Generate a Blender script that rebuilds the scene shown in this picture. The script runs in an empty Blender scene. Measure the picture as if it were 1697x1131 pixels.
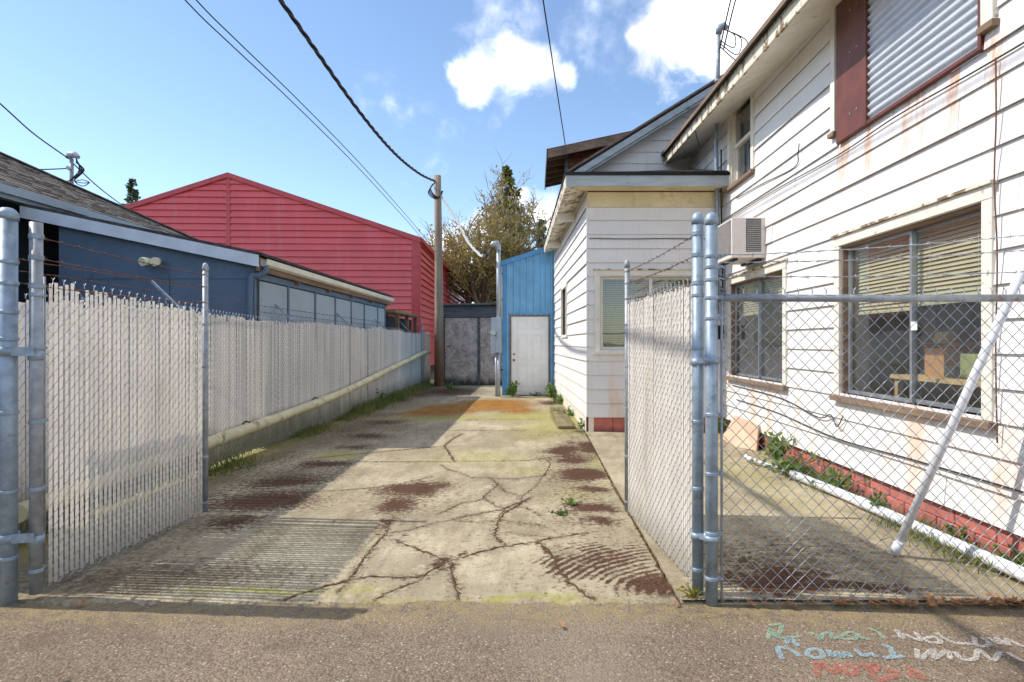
import bpy, math, random
import numpy as np
from mathutils import Vector, Matrix
random.seed(7); np.random.seed(7)
scene = bpy.context.scene
col = scene.collection
R = math.radians

# ------------------------------------------------------------------ camera, sky, sun, exposure
F = 1000.0            # focal length in photograph pixels
CX, CY, CH = 886.0, 568.0, 1.45   # vanishing point of the drive, eye height
camd = bpy.data.cameras.new('camera'); cam = bpy.data.objects.new('camera', camd); col.objects.link(cam)
cam.location = (0, 0, CH); cam.rotation_euler = (R(90), 0, 0)
camd.sensor_width = 36; camd.lens = 36 * F / 1697
camd.shift_x = (848.5 - CX) / 1697; camd.shift_y = (CY - 565.5) / 1697
camd.clip_end = 3000; camd.clip_start = .05
scene.camera = cam
SUN = Vector((-1.55, .12, 1.75)).normalized()
SUN_EL = math.asin(SUN.z)
ld = bpy.data.lights.new('sun', 'SUN'); ld.energy = 2.0; ld.angle = R(.53); ld.color = (1, .95, .87)
sun = bpy.data.objects.new('sun', ld); col.objects.link(sun)
sun.rotation_euler = SUN.to_track_quat('Z', 'Y').to_euler(); sun.location = (-20, 0, 30)
vs = scene.view_settings
vs.view_transform = 'Standard'; vs.look = 'None'; vs.gamma = 1; vs.use_curve_mapping = False; vs.exposure = 1.22

def L(r, g, b):
    f = lambda c: ((c/255)/12.92 if c/255 <= .04045 else (((c/255)+.055)/1.055)**2.4)
    return (f(r), f(g), f(b), 1)

world = bpy.data.worlds.new('World'); scene.world = world; world.use_nodes = True
nt = world.node_tree; N = nt.nodes; K = nt.links
bg = N['Background']; bg.inputs[1].default_value = .096
sky = N.new('ShaderNodeTexSky'); sky.sky_type = 'NISHITA'; sky.sun_disc = False
sky.sun_elevation = SUN_EL; sky.sun_rotation = math.atan2(SUN.x, SUN.y)
sky.air_density = 1.0; sky.dust_density = .15; sky.ozone_density = 2.2; sky.altitude = 50
tc = N.new('ShaderNodeTexCoord'); DIR = tc.outputs['Generated']
def wm(op, a, b=None, c=None):
    n = N.new('ShaderNodeMath'); n.operation = op
    for i, v in enumerate((a, b, c)):
        if v is None: continue
        if isinstance(v, (int, float)): n.inputs[i].default_value = v
        else: K.new(v, n.inputs[i])
    return n.outputs[0]
def wnoise(scale, detail=6, rough=.55, dist=0):
    n = N.new('ShaderNodeTexNoise'); K.new(DIR, n.inputs['Vector'])
    n.inputs['Scale'].default_value = scale; n.inputs['Detail'].default_value = detail
    n.inputs['Roughness'].default_value = rough; n.inputs['Distortion'].default_value = dist
    return n.outputs['Fac']
COVER_W = 112.3  # seed keeps the view fairly clear, with more cloud elsewhere as fill
# cumulus puffs: directions and angular radii
puffs = []
def puff(px, py, rad):
    d = Vector(((px-CX)/F, 1, (CY-py)/F)).normalized()
    puffs.append((d, rad/F*.9))
for a in ((800,120,58),(850,112,66),(900,112,56),(935,122,34),(790,150,42),(765,120,34)): puff(*a)
for a in ((1150,40,120),(1250,10,150),(1380,-40,200),(1110,20,70),(1060,60,30),(1180,85,60),(1500,-60,240)): puff(*a)
for a in ((905,355,52),(860,330,30),(760,430,60),(820,380,46),(700,470,60)): puff(*a)
m = None
for d, r in puffs:
    n = N.new('ShaderNodeVectorMath'); n.operation = 'DISTANCE'; K.new(DIR, n.inputs[0]); n.inputs[1].default_value = d
    v = wm('SUBTRACT', 1, wm('DIVIDE', n.outputs['Value'], r))
    m = v if m is None else wm('SMOOTH_MAX', m, v, .25)
nz = wnoise(9, 9, .62, .3); nz2 = wnoise(3.2, 5, .55)
body = wm('ADD', m, wm('MULTIPLY', wm('SUBTRACT', nz, .5), 2.2))
mr = N.new('ShaderNodeMapRange'); mr.interpolation_type = 'SMOOTHSTEP'; K.new(body, mr.inputs[0])
mr.inputs[1].default_value = .05; mr.inputs[2].default_value = .95
# added cloud noise over the whole sky, mostly out of view, for fill light
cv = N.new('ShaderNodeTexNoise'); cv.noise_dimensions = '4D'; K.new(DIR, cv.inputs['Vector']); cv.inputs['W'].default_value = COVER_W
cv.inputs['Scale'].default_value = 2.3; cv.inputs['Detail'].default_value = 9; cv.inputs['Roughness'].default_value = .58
fill_cloud = N.new('ShaderNodeMapRange'); fill_cloud.interpolation_type = 'SMOOTHSTEP'; K.new(cv.outputs['Fac'], fill_cloud.inputs[0])
fill_cloud.inputs[1].default_value = .495; fill_cloud.inputs[2].default_value = .65; fill_cloud.inputs[4].default_value = 1
mask = wm('MAXIMUM', mr.outputs[0], fill_cloud.outputs[0])
shade = N.new('ShaderNodeMapRange'); K.new(wnoise(11, 5, .5), shade.inputs[0])
shade.inputs[1].default_value = .35; shade.inputs[2].default_value = .65; shade.inputs[3].default_value = 6.5; shade.inputs[4].default_value = 14  # cloud radiance, raised to lift the shaded surfaces
cc = N.new('ShaderNodeCombineColor')
K.new(shade.outputs[0], cc.inputs[0]); K.new(shade.outputs[0], cc.inputs[1]); K.new(wm('MULTIPLY', shade.outputs[0], 1.03), cc.inputs[2])
mix = N.new('ShaderNodeMix'); mix.data_type = 'RGBA'
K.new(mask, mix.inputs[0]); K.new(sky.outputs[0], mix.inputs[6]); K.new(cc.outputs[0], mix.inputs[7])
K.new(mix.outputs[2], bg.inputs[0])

# ------------------------------------------------------------------ helpers
def P(px, py, Y): return Vector(((px-CX)/F*Y, Y, CH-(py-CY)/F*Y))
def G(px, py, z=0):
    Y = (CH-z)*F/(py-CY); return Vector(((px-CX)/F*Y, Y, z))

class MB:
    def __init__(s): s.v = []; s.f = []; s.sm = []
    def add(s, vs, fs, smooth=False):
        o = len(s.v); s.v.extend([tuple(q) for q in vs])
        for f in fs: s.f.append(tuple(i+o for i in f)); s.sm.append(smooth)
        return s
    def box(s, x0, x1, y0, y1, z0, z1):
        return s.add([(x0,y0,z0),(x1,y0,z0),(x1,y1,z0),(x0,y1,z0),(x0,y0,z1),(x1,y0,z1),(x1,y1,z1),(x0,y1,z1)],
            [(0,3,2,1),(4,5,6,7),(0,1,5,4),(1,2,6,5),(2,3,7,6),(3,0,4,7)])
    def obox(s, c, u, v, w):     # centre and three half vectors
        c, u, v, w = map(Vector, (c, u, v, w)); p = []
        for k in (-1, 1):
            for (a, b) in ((-1,-1),(1,-1),(1,1),(-1,1)): p.append(c+u*a+v*b+w*k)
        return s.add(p, [(0,3,2,1),(4,5,6,7),(0,1,5,4),(1,2,6,5),(2,3,7,6),(3,0,4,7)])
    def beam(s, a, b, w, h, up=(0,0,1)):
        a, b = Vector(a), Vector(b); d = (b-a); u = d.normalized(); up = Vector(up)
        sd = u.cross(up).normalized(); t = sd.cross(u)
        return s.obox((a+b)/2, d/2, sd*w/2, t*h/2)
    def tube(s, pts, r, n=8, cap=True, smooth=True):
        pts = [Vector(p) for p in pts]; m_ = len(pts)
        rs = r if isinstance(r, (list, tuple)) else [r]*m_
        vs = []; ref = None
        for i, p in enumerate(pts):
            t = (pts[min(i+1, m_-1)]-pts[max(i-1, 0)]).normalized()
            if ref is None:
                ref = t.cross(Vector((0,0,1)) if abs(t.z) < .9 else Vector((1,0,0))).normalized()
            a = (ref - t*ref.dot(t)).normalized(); ref = a; b = t.cross(a)
            for k in range(n):
                g = 2*math.pi*k/n; vs.append(p+(a*math.cos(g)+b*math.sin(g))*rs[i])
        fs = [(i*n+k, i*n+(k+1)%n, (i+1)*n+(k+1)%n, (i+1)*n+k) for i in range(m_-1) for k in range(n)]
        s.add(vs, fs, smooth)
        if cap:
            o = len(s.v)-len(vs)
            s.f.append(tuple(o+k for k in reversed(range(n)))); s.sm.append(False)
            s.f.append(tuple(o+(m_-1)*n+k for k in range(n))); s.sm.append(False)
        return s
    def poly(s, pts, off):       # extruded polygon
        pts = [Vector(p) for p in pts]; off = Vector(off); n = len(pts)
        return s.add(pts+[p+off for p in pts], [tuple(range(n)), tuple(reversed(range(n, 2*n)))] +
                     [(i, i+n, (i+1)%n+n, (i+1)%n) for i in range(n)])
    def quad(s, a, b, c, d): return s.add([a,b,c,d], [(0,1,2,3)])
    def ico(s, c, r, sub=1, sc=(1,1,1), jit=0):
        import bmesh
        bm = bmesh.new(); bmesh.ops.create_icosphere(bm, subdivisions=sub, radius=1)
        vs = []
        for v in bm.verts:
            k = 1+random.uniform(-jit, jit)
            vs.append((c[0]+v.co.x*r*sc[0]*k, c[1]+v.co.y*r*sc[1]*k, c[2]+v.co.z*r*sc[2]*k))
        fs = [tuple(v.index for v in f.verts) for f in bm.faces]; bm.free()
        return s.add(vs, fs, True)
    def mesh(s, name):
        me = bpy.data.meshes.new(name); me.from_pydata(s.v, [], s.f)
        me.polygons.foreach_set('use_smooth', s.sm); me.update(); return me
    def build(s, name, mt, parent=None, bevel=0, seg=2):
        o = link(name, s.mesh(name), mt, parent)
        if bevel:
            b = o.modifiers.new('bevel', 'BEVEL'); b.width = bevel; b.segments = seg; b.limit_method = 'ANGLE'; b.angle_limit = R(40)
        return o
def link(name, me, mt, parent=None):
    o = bpy.data.objects.new(name, me); col.objects.link(o)
    if mt is not None and not me.materials: me.materials.append(mt)
    if parent is not None: setpar(o, parent)
    return o
WORLD = {}
def setpar(o, parent):           # geometry stays where it was written (world coordinates)
    o.parent = parent
    w = WORLD.get(parent.name, Matrix.Identity(4))
    o.matrix_parent_inverse = w.inverted(); 
    WORLD[o.name] = Matrix.Identity(4)
def thing(name, label, cat, loc=(0,0,0), group=None):
    o = bpy.data.objects.new(name, None); col.objects.link(o); o.location = loc; o.empty_display_size = .2
    WORLD[o.name] = Matrix.Translation(loc)
    return tag(o, label, cat, group)
def tag(o, label, cat, group=None):
    o['label'] = label; o['category'] = cat
    if group: o['group'] = group
    return o
def struct(o): o['kind'] = 'structure'; return o
def stuff(o): o['kind'] = 'stuff'; return o

def clip(poly, half):            # Sutherland-Hodgman, half = (a,b,c): keep a*u+b*z<=c
    a, b, c = half; out = []
    for i in range(len(poly)):
        p, q = poly[i], poly[(i+1) % len(poly)]
        dp, dq = a*p[0]+b*p[1]-c, a*q[0]+b*q[1]-c
        if dp <= 0: out.append(p)
        if dp*dq < 0:
            t = dp/(dp-dq); out.append((p[0]+(q[0]-p[0])*t, p[1]+(q[1]-p[1])*t))
    return out
def spline(pts, n=10):
    pts = [Vector(p) for p in pts]; out = []
    for i in range(len(pts)-1):
        p0, p1, p2, p3 = pts[max(i-1,0)], pts[i], pts[i+1], pts[min(i+2, len(pts)-1)]
        for k in range(n):
            t = k/n
            out.append(.5*((2*p1)+(p2-p0)*t+(2*p0-5*p1+4*p2-p3)*t*t+(3*p1-p0-3*p2+p3)*t**3))
    return out+[pts[-1]]

# ------------------------------------------------------------------ materials
class NT:
    def __init__(s, name):
        s.m = bpy.data.materials.new(name); s.m.use_nodes = True
        s.t = s.m.node_tree; s.b = s.t.nodes['Principled BSDF']; s.pos = s.n('ShaderNodeNewGeometry').outputs['Position']
    def n(s, t): return s.t.nodes.new(t)
    def l(s, a, b): s.t.links.new(a, b)
    def put(s, v, i):
        if isinstance(v, (int, float)): i.default_value = v
        elif isinstance(v, (tuple, list)): i.default_value = v
        else: s.l(v, i)
    def math(s, op, a, b=None, c=None, clamp=False):
        n = s.n('ShaderNodeMath'); n.operation = op; n.use_clamp = clamp
        for i, v in enumerate((a, b, c)):
            if v is not None: s.put(v, n.inputs[i])
        return n.outputs[0]
    def noise(s, scale=5, detail=4, rough=.55, stretch=None, dist=0, src=None):
        n = s.n('ShaderNodeTexNoise'); v = src or s.pos
        if stretch:
            mp = s.n('ShaderNodeMapping'); mp.inputs['Scale'].default_value = stretch; s.l(v, mp.inputs[0]); v = mp.outputs[0]
        s.l(v, n.inputs['Vector']); n.inputs['Scale'].default_value = scale
        n.inputs['Detail'].default_value = detail; n.inputs['Roughness'].default_value = rough; n.inputs['Distortion'].default_value = dist
        return n.outputs['Fac']
    def ramp(s, v, a, b, lo=0, hi=1, smooth=True):
        n = s.n('ShaderNodeMapRange'); s.put(v, n.inputs[0])
        if smooth: n.interpolation_type = 'SMOOTHSTEP'
        for i, q in zip((1,2,3,4), (a,b,lo,hi)): n.inputs[i].default_value = q
        return n.outputs[0]
    def mix(s, f, a, b, mode='MIX'):
        n = s.n('ShaderNodeMix'); n.data_type = 'RGBA'; n.blend_type = mode
        s.put(f, n.inputs[0]); s.put(a, n.inputs[6]); s.put(b, n.inputs[7]); return n.outputs[2]
    def sep(s):
        n = s.n('ShaderNodeSeparateXYZ'); s.l(s.pos, n.inputs[0]); return n.outputs
    def attr(s, name):
        n = s.n('ShaderNodeAttribute'); n.attribute_name = name; return n.outputs['Fac']
    def bump(s, h, strength=.3, dist=.01):
        n = s.n('ShaderNodeBump'); n.inputs['Strength'].default_value = strength; n.inputs['Distance'].default_value = dist
        s.l(h, n.inputs['Height']); s.l(n.outputs[0], s.b.inputs['Normal'])
    def rnd(s): return s.n('ShaderNodeObjectInfo').outputs['Random']
    def fin(s, c, rough=.6, metal=0, spec=.5):
        s.put(c, s.b.inputs['Base Color']); s.put(rough, s.b.inputs['Roughness']); s.put(metal, s.b.inputs['Metallic'])
        s.b.inputs['Specular IOR Level'].default_value = spec
        return s.m
def mul(c, k): return (c[0]*k, c[1]*k, c[2]*k, 1)
def M(name, base, rough=.6, metal=0, var=.2, scale=6, bump=0, bscale=60, orand=0, streak=None, dirt=None, stretch=None, patch=None, spec=.5, transl=0):
    t = NT(name)
    c = t.mix(t.ramp(t.noise(scale, 5, .6, stretch), .3, .7), mul(base, 1-var), mul(base, 1+var*.6))
    c = t.mix(t.ramp(t.noise(scale*9, 3, .6, stretch), .35, .75, 0, var*.6), c, mul(base, .55))
    if orand: c = t.mix(t.math('MULTIPLY', t.rnd(), orand), c, mul(base, .45))
    if patch:   # (colour, scale, threshold, amount)
        c = t.mix(t.ramp(t.noise(patch[1], 7, .65), patch[2], patch[2]+.08, 0, patch[3]), c, patch[0])
    if streak:  # (colour, amount, threshold)
        th = streak[2] if len(streak) > 2 else .55
        s1 = t.ramp(t.noise(3.2, 5, .6, (1,1,.12)), th, th+.2)
        c = t.mix(t.math('MULTIPLY', s1, streak[1]), c, streak[0])
    if dirt:    # (colour, z_full, z_none, amount)
        z = t.math('ADD', t.sep()[2], t.math('MULTIPLY', t.math('SUBTRACT', t.noise(4, 6, .7, (1,1,.5)), .5), (dirt[2]-dirt[1])*1.2))
        c = t.mix(t.ramp(z, dirt[1], dirt[2], dirt[3], 0), c, dirt[0])
    if bump: t.bump(t.noise(bscale, 4, .6, stretch), bump, .004)
    m_ = t.fin(c, rough, metal, spec)
    if transl:
        tr = t.n('ShaderNodeBsdfTranslucent'); t.l(c, tr.inputs[0]); ms = t.n('ShaderNodeMixShader'); ms.inputs[0].default_value = transl
        out = t.t.nodes['Material Output']; t.l(t.b.outputs[0], ms.inputs[1]); t.l(tr.outputs[0], ms.inputs[2]); t.l(ms.outputs[0], out.inputs[0])
    return m_

mt = {}
mt['siding'] = None
def siding_mat(name, base, gl=.0):
    t = NT(name); z = t.sep()[2]
    c = t.mix(t.ramp(t.noise(1.3, 5, .6), .3, .75), base, mul(base, .93))
    c = t.mix(t.math('MULTIPLY', t.rnd(), .12), c, mul(base, .8))
    # rusty, peachy run-off: stronger low on the wall
    low = t.ramp(z, .2, 2.0, .75, .18)
    st = t.ramp(t.noise(2.6, 6, .62, (1,1,.14)), .5, .72)
    c = t.mix(t.math('MULTIPLY', st, low), c, L(226,176,132))
    fine = t.ramp(t.noise(26, 4, .6, (1,1,.05)), .5, .8, 0, .22)
    c = t.mix(fine, c, L(190,160,135))
    gr = t.ramp(t.noise(7, 7, .7), .6, .8, 0, .35)
    c = t.mix(t.math('MULTIPLY', gr, t.ramp(z, .1, 1.4, 1, .25)), c, L(150,140,120))
    # rust runs below the steel-edged opening
    yy = t.sep()[1]; inr = t.math('MULTIPLY', t.ramp(yy, 3.8, 4.0), t.ramp(yy, 6.05, 6.25, 1, 0))
    run = t.math('MULTIPLY', t.math('MULTIPLY', t.ramp(z, 2.7, 3.44), t.ramp(z, 3.45, 3.5, 1, 0)), inr)
    c = t.mix(t.math('MULTIPLY', run, t.math('MULTIPLY', t.ramp(t.noise(6, 6, .7, (1,1,.08)), .45, .62, 0, .85), t.ramp(t.noise(40, 5, .7, (1,1,.2)), .3, .6, .3, 1))), c, L(206,140,84))
    t.bump(t.noise(14, 5, .6, (1,1,3)), .12, .006)
    return t.fin(c, .55, 0, .3)
mt['siding'] = siding_mat('white_siding', L(235,232,228))
mt['backing'] = M('wall_backing', L(90,80,70), .9)
mt['frieze'] = M('yellowed_board', L(222,205,165), .7, var=.15, scale=2, patch=(L(170,150,110), 3, .55, .4))
mt['peel'] = M('peeling_paint', L(226,218,196), .75, var=.12, scale=5, patch=(L(124,96,66), 7, .49, .95), bump=.5, bscale=30)
mt['trimwhite'] = M('worn_white_trim', L(228,222,208), .65, var=.1, scale=5, patch=(L(140,112,84), 9, .62, .8), bump=.3, bscale=30)
mt['trimgrey'] = M('grey_fascia', L(176,184,186), .7, var=.18, scale=5, patch=(L(120,118,110), 6, .6, .7), bump=.3, bscale=40, stretch=(.3,.3,2))
mt['rawwood'] = M('weathered_wood', L(136,112,92), .85, var=.4, scale=4, bump=.5, bscale=40, stretch=(1,.25,3))
mt['brownboard'] = M('brown_boards', L(120,74,56), .85, var=.5, scale=3, orand=.5, bump=.5, bscale=30, stretch=(.3,1,4), patch=(L(168,120,92), 4, .58, .6))
mt['brownpaint'] = M('brown_painted_metal', L(112,62,50), .55, var=.25, scale=4, patch=(L(150,110,100), 25, .68, .5))
mt['shingle'] = M('grey_shingle', L(128,120,112), .95, var=.45, scale=9, bump=.8, bscale=60, patch=(L(96,88,80), 5, .52, .6), spec=.2)
mt['shingledark'] = M('dark_shingle', L(74,72,72), .95, var=.45, scale=9, bump=.8, bscale=60, spec=.2)
mt['galv'] = M('galvanised_steel', L(150,166,180), .5, .35, var=.22, scale=14, patch=(L(120,124,128), 10, .55, .6))
mt['galvrust'] = M('rusting_galvanised_steel', L(158,162,166), .55, .35, var=.25, scale=14, patch=(L(128,84,56), 5, .6, .7))
mt['wire'] = M('galvanised_wire', L(186,190,196), .5, .3, var=.3, scale=30)
mt['rustwire'] = M('rusty_wire', L(124,90,74), .8, .4, var=.4, scale=40)
mt['slat'] = M('white_fence_slat', L(249,244,236), .5, var=.06, scale=3, orand=.14, streak=(L(196,172,140), .45, .56), dirt=(L(150,140,110), .03, .3, .45), transl=.45)
mt['slatdirty'] = M('weathered_fence_slat', L(247,242,234), .6, var=.08, scale=2, orand=.38, streak=(L(132,126,110), .75, .56), dirt=(L(108,108,64), .08, .55, .9), transl=.32)
mt['red'] = M('red_metal_siding', L(224,86,84), .32, 0, var=.08, scale=.8, orand=.1, streak=(L(222,112,114), .5, .5), spec=.8)
mt['redtrim'] = M('red_metal_trim', L(190,58,66), .35, 0, var=.15, scale=3)
mt['navy'] = M('navy_painted_board', L(88,110,134), .65, var=.15, scale=2, bump=.15, bscale=50)
mt['darkwall'] = M('dark_blue_wall', L(44,54,66), .7, var=.2, scale=2)
mt['bluegrey'] = M('blue_grey_panel', L(160,176,186), .6, var=.08, scale=2, orand=.25, patch=(L(110,120,126), 3, .6, .5))
mt['fasciablue'] = M('pale_blue_fascia', L(208,218,230), .6, var=.1, scale=4)
mt['gutter'] = M('cream_gutter', L(222,216,198), .5, var=.1, scale=4, patch=(L(150,140,110), 6, .62, .6))
mt['bluemetal'] = M('blue_painted_metal', L(118,178,216), .45, 0, var=.14, scale=2.5, streak=(L(140,178,200), .55, .5), patch=(L(76,126,168), 7, .62, .55), dirt=(L(70,100,110), 0, .5, .5), spec=.4)
mt['bluetrim'] = M('blue_trim', L(84,154,206), .45, var=.14, scale=3)
mt['door'] = M('white_door_paint', L(242,242,238), .4, var=.05, scale=3, dirt=(L(170,160,140), 0, .4, .35))
mt['brass'] = M('tarnished_brass', L(150,100,60), .4, .8)
mt['iron'] = M('dark_iron', L(42,40,40), .5, .6)
mt['plastic'] = M('grey_electrical_box', L(164,178,190), .5, var=.08, scale=4)
mt['conduit'] = M('grey_conduit', L(182,190,196), .4, .3, var=.12, scale=8)
mt['wood_pole'] = M('weathered_pole_wood', L(150,130,112), .9, var=.35, scale=5, bump=.7, bscale=40, stretch=(4,4,.3), dirt=(L(138,82,54), .4, 2.2, .75))
mt['ply'] = M('weathered_plywood', L(192,170,156), .9, var=.3, scale=4, bump=.3, bscale=40, patch=(L(118,110,106), 14, .52, .7), dirt=(L(40,34,26), .02, .4, .95), streak=(L(128,98,84), .6, .55))
mt['oldwood'] = M('grey_old_wood', L(96,94,96), .9, var=.4, scale=4, bump=.6, bscale=40, stretch=(.3,1,4))
mt['pipe'] = M('mossy_pale_pipe', L(206,196,160), .65, var=.2, scale=4, patch=(L(120,116,70), 5, .56, .75), bump=.3)
mt['pvc'] = M('white_pvc', L(226,228,232), .35, var=.06, scale=4, patch=(L(190,186,176), 8, .62, .5))
mt['cable'] = M('black_cable', L(34,34,36), .6, var=.2)
mt['cablegrey'] = M('pale_grey_cable', L(190,190,188), .6, var=.2, scale=20)
mt['brick'] = M('red_painted_block', L(200,118,104), .8, var=.2, scale=6, orand=.3, patch=(L(206,160,146), 8, .6, .7), bump=.4, dirt=(L(90,60,48), 0, .12, .6))
mt['mortar'] = M('dark_footing', L(100,60,52), .9)
mt['room'] = M('interior_wall', L(150,140,122), .8, var=.1, scale=2)
mt['roomdark'] = M('interior_panelling', L(150,128,100), .6, var=.25, scale=3, stretch=(1,6,.4))
mt['blind'] = M('cream_blind', L(228,220,184), .5, var=.05, orand=.1, transl=.25)
mt['alu'] = M('aluminium_frame', L(170,174,178), .4, .6, var=.1)
mt['vinyl'] = M('off_white_vinyl_frame', L(224,222,212), .45, var=.06)
mt['acwhite'] = M('beige_plastic_case', L(226,214,206), .5, var=.06, scale=4)
mt['acgrille'] = M('dusty_grille', L(164,160,156), .6, var=.15, scale=20)
mt['corr'] = M('corrugated_galvanised_sheet', L(206,212,220), .4, .35, var=.08, scale=5)
mt['cardboard'] = M('cardboard', L(190,140,90), .8, var=.1)
mt['tanboard'] = M('tan_board', L(214,180,152), .8, var=.1)
mt['straw'] = M('straw', L(214,176,120), .8, var=.15)
mt['toolbox'] = M('olive_plastic', L(160,164,104), .5, var=.1)
mt['dark'] = M('dark_plastic', L(50,54,58), .5)
mt['paper'] = M('paper', L(235,235,230), .7, var=.03)
mt['tarp'] = M('blue_tarp', L(40,120,190), .45, var=.15, scale=5, bump=.4, bscale=12)
mt['lamp'] = M('cream_floodlight', L(226,222,190), .4, var=.05)
mt['bark'] = M('bark', L(122,104,86), .95, var=.3, scale=4, bump=.5, bscale=15)
mt['twig'] = M('twig', L(164,146,112), .9, var=.3, scale=2)
mt['leafdry'] = M('dry_leaf', L(176,124,80), .8, var=.4, scale=30, orand=.5)
mt['pad'] = M('old_plank', L(140,124,90), .9, var=.25, scale=5, bump=.4, stretch=(4,.4,1), patch=(L(110,106,56), 4, .5, .6))
def leafmat(name, a, b, tr=.35):
    t = NT(name)
    c = t.mix(t.ramp(t.noise(1.1, 4, .6), .35, .65), a, b)
    c = t.mix(t.ramp(t.noise(9, 3, .6), .4, .7, 0, .55), c, mul(a, .5))
    m_ = t.fin(c, .6, 0, .25)
    d = t.n('ShaderNodeBsdfTranslucent'); t.l(c, d.inputs[0]); ms = t.n('ShaderNodeMixShader'); ms.inputs[0].default_value = tr
    t.l(t.b.outputs[0], ms.inputs[1]); t.l(d.outputs[0], ms.inputs[2]); t.l(ms.outputs[0], t.t.nodes['Material Output'].inputs[0])
    return m_
mt['olive'] = leafmat('olive_spring_leaf', L(150,144,62), L(182,172,92))
mt['fir'] = leafmat('fir_needles', L(84,98,46), L(124,124,58), .3)
mt['firdark'] = leafmat('dark_fir_needles', L(64,86,62), L(90,110,74), .25)
mt['weed'] = leafmat('weed_leaf', L(88,120,52), L(124,148,74))
mt['grass'] = leafmat('grass_blade', L(104,120,60), L(142,144,84))
def glass():
    m_ = bpy.data.materials.new('window_glass'); m_.use_nodes = True; t = m_.node_tree; n = t.nodes; n.remove(n['Principled BSDF'])
    tr = n.new('ShaderNodeBsdfTransparent'); tr.inputs[0].default_value = (.94,.96,.95,1)
    gl = n.new('ShaderNodeBsdfGlossy'); gl.inputs['Roughness'].default_value = .015; gl.inputs[0].default_value = (.95,.97,1,1)
    gg = n.new('ShaderNodeNewGeometry'); dt = n.new('ShaderNodeVectorMath'); dt.operation = 'DOT_PRODUCT'
    t.links.new(gg.outputs['Incoming'], dt.inputs[0]); t.links.new(gg.outputs['Normal'], dt.inputs[1])
    def mm_(op, a, b=0):
        q = n.new('ShaderNodeMath'); q.operation = op
        for i, v in enumerate((a, b)):
            if isinstance(v, (int, float)): q.inputs[i].default_value = v
            else: t.links.new(v, q.inputs[i])
        return q.outputs[0]
    fr = mm_('ADD', mm_('MULTIPLY', mm_('POWER', mm_('SUBTRACT', 1, mm_('ABSOLUTE', dt.outputs['Value'])), 5), .96), .07)
    nz = n.new('ShaderNodeTexNoise'); nz.inputs['Scale'].default_value = 1.5
    g = n.new('ShaderNodeNewGeometry'); t.links.new(g.outputs['Position'], nz.inputs['Vector'])
    bp = n.new('ShaderNodeBump'); bp.inputs['Strength'].default_value = .04; bp.inputs['Distance'].default_value = .05
    t.links.new(nz.outputs['Fac'], bp.inputs['Height']); t.links.new(bp.outputs[0], gl.inputs['Normal'])
    ms = n.new('ShaderNodeMixShader'); t.links.new(fr, ms.inputs[0]); t.links.new(tr.outputs[0], ms.inputs[1]); t.links.new(gl.outputs[0], ms.inputs[2])
    df = n.new('ShaderNodeBsdfDiffuse'); df.inputs[0].default_value = (.62,.6,.56,1); m2 = n.new('ShaderNodeMixShader')
    d2 = n.new('ShaderNodeTexNoise'); d2.inputs['Scale'].default_value = 3; d2.inputs['Detail'].default_value = 6; t.links.new(g.outputs['Position'], d2.inputs['Vector'])
    t.links.new(mm_('MULTIPLY', d2.outputs['Fac'], .05), m2.inputs[0]); t.links.new(ms.outputs[0], m2.inputs[1]); t.links.new(df.outputs[0], m2.inputs[2])
    t.links.new(m2.outputs[0], n['Material Output'].inputs[0]); return m_
mt['glass'] = glass()

# concrete with moss, algae and dirt held in vertex attributes (growth with shapes of its own)
def concrete():
    t = NT('old_concrete')
    base = t.mix(t.ramp(t.noise(.9, 6, .62), .32, .68), L(152,139,114), L(190,176,147))
    base = t.mix(t.ramp(t.noise(2.7, 8, .7, (1.6,.5,1)), .42, .68, 0, .8), base, L(132,119,94))     # drifted grime, drawn out along the drive
    base = t.mix(t.ramp(t.noise(5, 8, .72), .56, .7, 0, .6), base, L(206,196,172))
    base = t.mix(t.ramp(t.noise(13, 7, .7), .52, .74, 0, .6), base, L(132,118,92))
    base = t.mix(t.ramp(t.noise(60, 4, .75), .48, .75, 0, .6), base, L(112,100,80))
    base = t.mix(t.ramp(t.noise(130, 2, .7), .60, .72, 0, .55), base, L(224,214,192))
    n1 = t.noise(22, 7, .72); n2 = t.noise(70, 4, .7)
    nn = t.math('ADD', t.math('MULTIPLY', n1, .65), t.math('MULTIPLY', n2, .35))
    def lay(c, at, colA, colB, soft=.12, amt=1):
        v = t.math('ADD', t.attr(at), t.math('MULTIPLY', t.math('SUBTRACT', nn, .5), 5.0))
        f = t.ramp(v, .5-soft, .5+soft, 0, amt)
        return t.mix(f, c, t.mix(t.ramp(n2, .35, .65), colA, colB)), f
    c, _ = lay(base, 'dirt', L(78,66,50), L(112,98,76), .5, .9)
    c, _ = lay(c, 'algae', L(140,134,62), L(164,156,92), .4, .8)
    c, fo = lay(c, 'orange', t.mix(t.ramp(t.noise(4, 5, .6), .4, .6), L(126,54,34), L(164,98,40)), L(146,120,50), .25)
    c, fm = lay(c, 'moss', t.mix(t.ramp(t.noise(6, 5, .6), .4, .65), L(44,28,22), L(70,42,31)), L(106,76,56), .34)
    h = t.math('ADD', t.math('MULTIPLY', t.noise(55, 5, .7), .6), t.math('MULTIPLY', t.math('MAXIMUM', fo, fm), t.math('ADD', .3, t.math('MULTIPLY', n2, 1.2))))
    t.bump(h, .55, .012)
    return t.fin(c, .9, 0, .2)
mt['concrete'] = concrete()
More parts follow.
